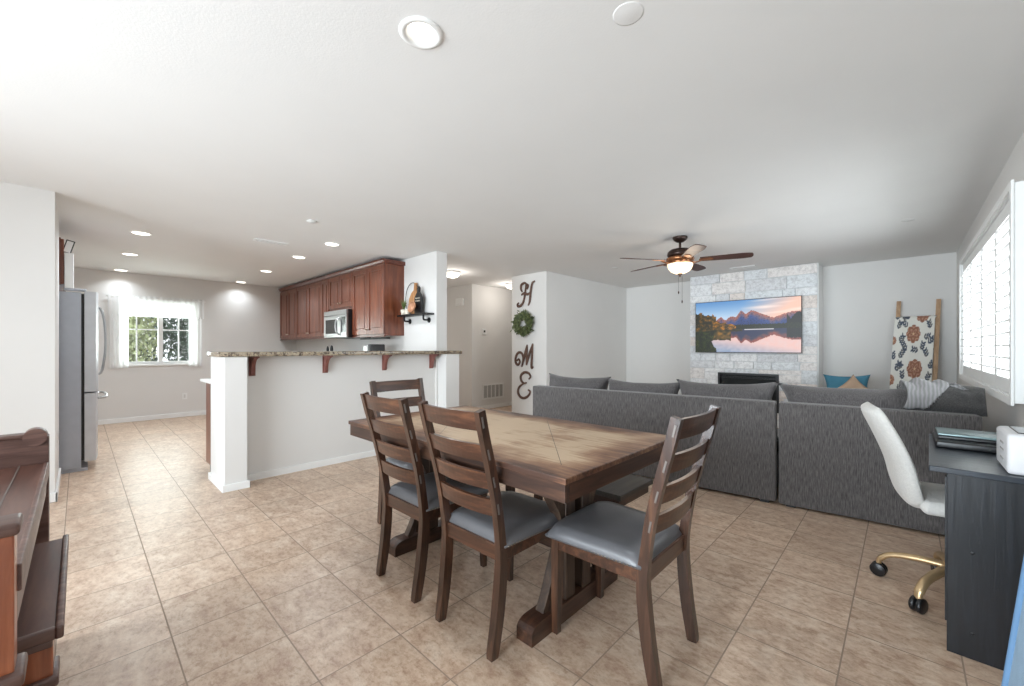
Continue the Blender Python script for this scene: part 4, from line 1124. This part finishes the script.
# teal and tan cushions near the far wall, on an ottoman
ot = thing('storage_ottoman', 'grey square ottoman behind the sofa carrying the teal and tan pillows', 'ottoman', (-.55, 6.95, 0))
MB().box(-.30, .30, -.26, .26, .04, .42, bev=.03, seg=4).build('ottoman_body', M_sofa_c, ot)
for x in (-.24, .24):
    for y in (-.2, .2): MB().box(x-.02, x+.02, y-.02, y+.02, 0, .05).build('foot', M_black, ot)
def loose(nm, lb, mat, loc, rz, lean, roll, sx, sy, sz, seed=0):
    o = MB().pillow(sx, sy, sz, Matrix.Identity(4), n=18, pinch=.9, p=2.6, seed=seed).build(nm, mat)
    o.matrix_world = Matrix.Translation(loc) @ Matrix.Rotation(rz, 4, 'Z') @ Matrix.Rotation(math.radians(roll), 4, 'Y') @ Matrix.Rotation(math.radians(90-lean), 4, 'X')
    return tag(o, lb, 'pillow')
loose('throw_pillow', 'teal blue throw pillow showing above the sofa near the far wall', M_teal, (-.55, 7.04, .66), 0, 8, -2, .50, .38, .13)
loose('throw_pillow', 'tan throw pillow standing on its corner in front of the teal one', M_tan, (-.47, 6.88, .63), 0, 8, 45, .33, .33, .11)

# ladder with floral blanket
ld = thing('blanket_ladder', 'light wooden blanket ladder leaning on the far wall by shutters', 'ladder', (.095, 7.24, 0))
ld.scale = (1.04, 1, 1.015)
for (xa, xb) in ((-.21, -.135), (.14, .225)):
    MB().tube([(xa, -.03, 0), ((xa+xb)/2+.004, .19, .9), (xb, .41, 1.80)], .021, 4, up=(1, 0, 0), square=True, flat=(1, 1)).build('ladder_rail', M_ladder, ld)
for z in (.35, .78, 1.17, 1.56):
    y = -.03+.44*z/1.8; f = z/1.8
    MB().tube([(-.21+.075*f, y, z), (.14+.085*f, y, z)], .014, 10).build('rung', M_ladder, ld)
flowers = [(.70, .94, .17), (.50, .70, .18), (.58, .28, .19), (.0, .62, .09), (.0, .14, .11)]
rl = random.Random(21)
leaves = []
for fx, fy, an, n_ in [(.22, .90, .4, 3), (.12, .78, 1.2, 3), (.33, .80, 2.4, 3), (.18, .62, .9, 3), (.90, .78, 1.9, 3), (.88, .60, .6, 3), (.72, .52, 1.3, 3), (.34, .52, 2.2, 4), (.20, .42, 1.0, 4), (.86, .44, 2.0, 3), (.12, .27, .7, 4), (.30, .17, 1.7, 3), (.88, .16, 1.1, 3), (.50, .10, .3, 4), (.72, .06, 2.0, 3), (.45, .97, 1.2, 2), (.97, .93, 1.5, 3), (.36, .90, 2.6, 3), (.05, .90, .8, 3), (.78, .66, .2, 3), (.26, .30, 2.5, 3), (.62, .50, 2.9, 3), (.93, .30, 1.0, 3), (.05, .40, 1.8, 3), (.20, .05, .5, 3), (.86, .04, 1.4, 3)]:
    for k in range(n_):
        px, py = fx+math.cos(an)*.055*k, fy+math.sin(an)*.032*k
        for sg in (-1, 1): leaves.append((px+.030*math.cos(an+sg), py+.019*math.sin(an+sg), an+sg*.8))
def floral(u, v):
    c = (232, 230, 222)
    for (x, y, a) in leaves:
        dx, dy = (u-x), (v-y)*1.6; p = dx*math.cos(a)+dy*math.sin(a); q = -dx*math.sin(a)+dy*math.cos(a)
        if (p/.046)**2+(q/.019)**2 < 1: c = (82, 90, 104) if (x*37+y*53) % 1 > .3 else (112, 112, 112)
    for (x, y, fr_) in flowers:
        dx, dy = (u-x), (v-y)*1.6; r_ = math.hypot(dx, dy); th = math.atan2(dy, dx)
        if r_ < fr_*(.86+.14*abs(math.cos(4*th))): c = (152, 108, 88) if (math.sin(r_*70+2.5*math.sin(5*th)) > -.5) else (192, 146, 124)
        if r_ < .022: c = (220, 186, 150)
    return c
def sheet(u, v):
    # v: 0 bottom .. 1 at the rung top, continues a little behind
    if v > .9:
        a = (v-.9)/.1*PI; z = 1.575-.0+.016*math.sin(a); y = .352-.022*math.cos(a)
    else:
        z = .62+(1.575-.62)*(v/.9); y = -.03+.44*z/1.8-.047-.02*(1-v)
    f = z/1.8
    xl = -.21+.075*f-.045*(1-.4*f); xr = .14+.085*f-.024+.05*(1 if v > .88 else 0)*(v-.88)*6
    x = xl+(xr-xl)*u
    y += .008*math.sin(u*9+v*3)+.004*noise.noise(Vector((u*6, v*6, 0)))
    return Vector((x, y, z))
NU, NV = 70, 130
b = MB().grid(sheet, NU, NV); o = b.build('floral_blanket', attr_mat('floral_print', 'Col', rough=.95, bump=.2, bscale=120), solid=.008)
at = o.data.attributes.new('Col', 'FLOAT_COLOR', 'POINT'); i = 0
for a in range(NU+1):
    for c_ in range(NV+1): at.data[i].color = s2l(floral(a/NU, c_/NV))+(1,); i += 1
o.location = (.095, 7.24, 0); o.scale = (1.04, 1, 1.015); tag(o, 'white blanket with rust flowers and navy leaves hanging on the ladder', 'blanket')

# ================================================================== DESK CORNER
dk = thing('desk', 'narrow blue-black wooden desk against the right wall', 'desk', (.462, 2.36, 0), math.radians(-1.8))
MB().box(-.388, 0, -.012, .86, .705, .728, bev=.003).build('desktop', M_deskY, dk)
MB().box(-.338, 0, .0, .022, 0, .705, bev=.002).build('side_panel', M_desk, dk)
MB().box(-.27, 0, .82, .842, 0, .705, bev=.002).build('side_panel', M_desk, dk)
MB().box(-.02, 0, .022, .82, .25, .705).build('back_board', M_desk, dk)
MB().box(-.343, -.338, -.0, .02, .12, .69).build('edge_band', M_desk, dk)
for z in (.10, .41): MB().sphere((-.27, -.001, z), .006, .002, .006, 10, 6).build('screw_cap', M_black, dk)
# laptop and the dark case under it
o = MB().box(.11, .47, 2.80, 3.10, .7285, .762, bev=.008, seg=3).build('laptop_sleeve', M_black); tag(move_origin(o, (.29, 2.9, .7285)), 'black flat case lying under the grey laptop on the desk', 'laptop case')
lp = thing('laptop', 'closed grey-green laptop lying on the desk behind the printer', 'laptop', (.29, 2.98, .763))
T = Matrix.Rotation(math.radians(9), 4, 'Y') 
MB().box(-.17, .18, -.11, .10, 0, .014, bev=.004, seg=3).build('laptop_base', M_black, lp)
MB().box(-.17, .18, -.11, .10, .015, .026, bev=.004, seg=3).build('laptop_lid', M_laptop, lp)
MB().box(.0, .03, -.02, .0, .0262, .0266).build('lid_badge', M_steel, lp)
# printer
pr = thing('printer', 'small boxy white printer on the near end of the desk', 'printer', (.375, 2.51, .729))
MB().box(-.095, .10, -.125, .13, 0, .15, bev=.014, seg=4).build('printer_body', M_printer, pr)
MB().box(-.065, .085, -.09, .10, .146, .154, bev=.003).build('paper_slot', M_dark_glass, pr)
MB().box(-.082, .097, -.112, .118, .138, .151, bev=.005).build('top_rim', M_printer, pr)
b = MB()
for z in (.04, .075, .1): b.box(-.0965, -.0945, -.05, .02, z, z+.006)
b.build('side_slots', M_ventdark, pr)
# office chair
CX, CY_ = .173, 2.87
oc_ = thing('office_chair', 'white boucle swivel chair with gold star base at the desk', 'chair', (CX, CY_, 0), math.radians(11))
for k in range(5):
    c1 = Vector((-.273, .03, 0)); ang = math.atan2(.03, -.273)+k*2*PI/5-math.radians(14)
    d = Vector((math.cos(ang), math.sin(ang), 0))
    p = MB().tube(crom([d*.02+Vector((0, 0, .155)), d*.12+Vector((0, 0, .150)), d*.22+Vector((0, 0, .128)), d*.265+Vector((0, 0, .09)), d*.272+Vector((0, 0, .06))], 5), [.022]*8+[.020]*8+[.016]*5, 12, flat=(.7, 1)).build('base_arm', M_gold, oc_)
    w_ = MB(); s_ = Vector((-d.y, d.x, 0))
    Rm = Matrix(((s_.x, d.x, 0), (s_.y, d.y, 0), (0, 0, 1))).to_4x4()
    for sgn in (-1, 1):
        w_.lathe([(0, -.010), (.029, -.010), (.034, -.006), (.034, .006), (.029, .010), (0, .010)], c=d*.272+s_*(.0125*sgn)+Vector((0, 0, .034)), n=20, mat=Matrix(((d.x, 0, s_.x), (d.y, 0, s_.y), (0, 1, 0))).to_4x4())
    w_.build('caster', M_black, p)
MB().lathe([(0, .12), (.035, .12), (.035, .18), (.022, .20), (.022, .30), (0, .30)], n=20).build('gas_column', M_gold, oc_)
MB().lathe([(0, .28), (.018, .28), (.018, .41), (.06, .415), (.10, .425), (0, .425)], n=20).build('tilt_mechanism', M_black, oc_)
# shell: seat + back as a single upholstered form
def rr(w0, h0, u): pass
b = MB()
sec = [(-.120, .448, .12, .022), (-.160, .475, .175, .034), (-.182, .545, .20, .036), (-.203, .64, .205, .036), (-.244, .75, .20, .035), (-.295, .862, .180, .032), (-.316, .905, .145, .022)]
pts = crom([(s[0], 0, s[1]) for s in sec], 5); nn = len(pts)
def interp(k, i):
    f = i/5; a = min(int(f), len(sec)-2); t_ = f-a; return sec[a][k]*(1-t_)+sec[a+1][k]*t_
rings = []
NSEC = 28
for i, p in enumerate(pts):
    t_ = (pts[min(i+1, nn-1)]-pts[max(i-1, 0)]).normalized(); nrm = Vector((t_.z, 0, -t_.x))
    if nrm.z < 0 and i < nn*.4: nrm = -nrm
    if i > 0 and nrm.dot(prevn) < 0: nrm = -nrm
    prevn = nrm
    hw_, th_ = interp(2, i), interp(3, i)
    if i == 0: hw_ *= .8; th_ *= .4
    if i == nn-1: hw_ *= .7; th_ *= .5
    ring = []
    for k in range(NSEC):
        a = 2*PI*k/NSEC; ca, sa = math.cos(a), math.sin(a)
        yy = hw_*math.copysign(abs(ca)**.6, ca); tt_ = th_*math.copysign(abs(sa)**.75, sa)
        curve = .016*(abs(ca)**2.5)   # shell wraps forward at the sides
        ring.append(b.bm.verts.new(p+Vector((0, yy, 0))+nrm*(tt_+curve)))
    rings.append(ring)
for i in range(nn-1):
    for k in range(NSEC):
        f = b.bm.faces.new([rings[i][k], rings[i][(k+1) % NSEC], rings[i+1][(k+1) % NSEC], rings[i+1][k]]); f.smooth = True
b.bm.faces.new(rings[0][::-1]); b.bm.faces.new(rings[-1])
b.build('back_shell', M_boucle, oc_, sub=1)
MB().box(-.150, .215, -.20, .20, .438, .503, bev=.028, seg=5).build('seat', M_boucle, oc_)
MB().box(-.12, .14, -.14, .14, .424, .440, bev=.005).build('seat_plate', M_black, oc_)
# blue upholstered seat corner at the right edge
bl = thing('blue_armchair', 'light blue upholstered chair corner with darker piping at the right edge', 'armchair', (.42, 1.18, 0))
prof = [(-.30, .0), (.0, 0), (.05, .0), (.05, .95), (-.10, .95), (-.235, .80), (-.275, .60)]
b = MB().prism([(-.339, 0), (.06, 0), (.06, .90), (-.244, .90)], 'y', -.25, .02)
b.build('seat_back', M_blue, bl)
MB().tube([(-.339, .02, .0), (-.244, .02, .90), (.06, .02, .90)], .007, 8).build('piping', M_bluep, bl)

# ================================================================== WOODEN CABINET (left edge)
cb = thing('piano_cabinet', 'reddish-brown wooden piano-like cabinet cut off by the left edge', 'cabinet', (-1.9, -.35, 0))
ox_, oy_ = 1.9, .35
def bxw(x0, x1, y0, y1, z0, z1, nm, mat, bev=.003, seg=2, parent=cb): return MB().box(x0+ox_, x1+ox_, y0+oy_, y1+oy_, z0, z1, bev=bev, seg=seg).build(nm, mat, parent)
bxw(-2.44, -1.33, -.62, -.088, .725, .75, 'top_board', M_umber)
MB().box(-2.44+ox_, -1.33+ox_, -.158+oy_, -.1545+oy_, .7500, .7512).build('hinge_line', M_inlay, cb)
bxw(-2.44, -1.33, -.094, -.082, .695, .752, 'front_moulding', M_umberY); bxw(-2.44, -1.33, -.10, -.088, .63, .695, 'front_moulding', M_umber)
bxw(-2.44, -1.33, -.60, -.22, .05, .725, 'cabinet_body', M_umber)
bxw(-2.50, -2.44, -.62, -.082, .0, .855, 'end_panel', M_umberY)
b = MB(); b.box(-2.505+ox_, -2.435+ox_, -.62+oy_, -.13+oy_, .853, .868, bev=.005, seg=3)
b.tube([(-2.508+ox_, -.118+oy_, .853), (-2.432+ox_, -.118+oy_, .853)], .032, 20); b.build('end_cap', M_umberY, cb)
e_ = bxw(-1.33, -1.27, -.62, -.088, .0, .832, 'end_panel', M_orange)
b = MB()
for (u0, u1, v0, v1) in cells(-.60+oy_, -.110+oy_, .585, .815, [(-.57+oy_, -.128+oy_, .605, .795)]): b.box(-1.274+ox_, -1.262+ox_, u0, u1, v0, v1, bev=.002, seg=1)
b.build('panel_moulding', M_orange, e_)
bxw(-1.34, -1.255, -.63, -.080, .832, .858, 'end_cap', M_umberY, .008, 3)
bxw(-1.345, -1.25, -.63, -.074, .535, .562, 'plinth_moulding', M_umberY, .008, 3)
# projecting lower shelf
sh_ = bxw(-2.26, -1.54, -.30, -.036, .478, .496, 'lower_shelf', M_umber)
b = MB(); b.box(-2.27+ox_, -1.53+ox_, -.042+oy_, -.026+oy_, .472, .504, bev=.005, seg=3); b.box(-1.545+ox_, -1.53+ox_, -.30+oy_, -.040+oy_, .472, .504, bev=.005, seg=3)
b.box(-1.55+ox_, -1.535+ox_, -.30+oy_, -.045+oy_, .455, .472, bev=.003)
b.build('shelf_edge', M_umberY, sh_)
bxw(-1.64, -1.555, -.22, -.045, .0, .455, 'pilaster', M_orange); bxw(-1.65, -1.54, -.24, -.035, .35, .375, 'pilaster_moulding', M_umberY, .006, 3)
bxw(-2.24, -2.16, -.22, -.06, .0, .478, 'pilaster', M_umberY)
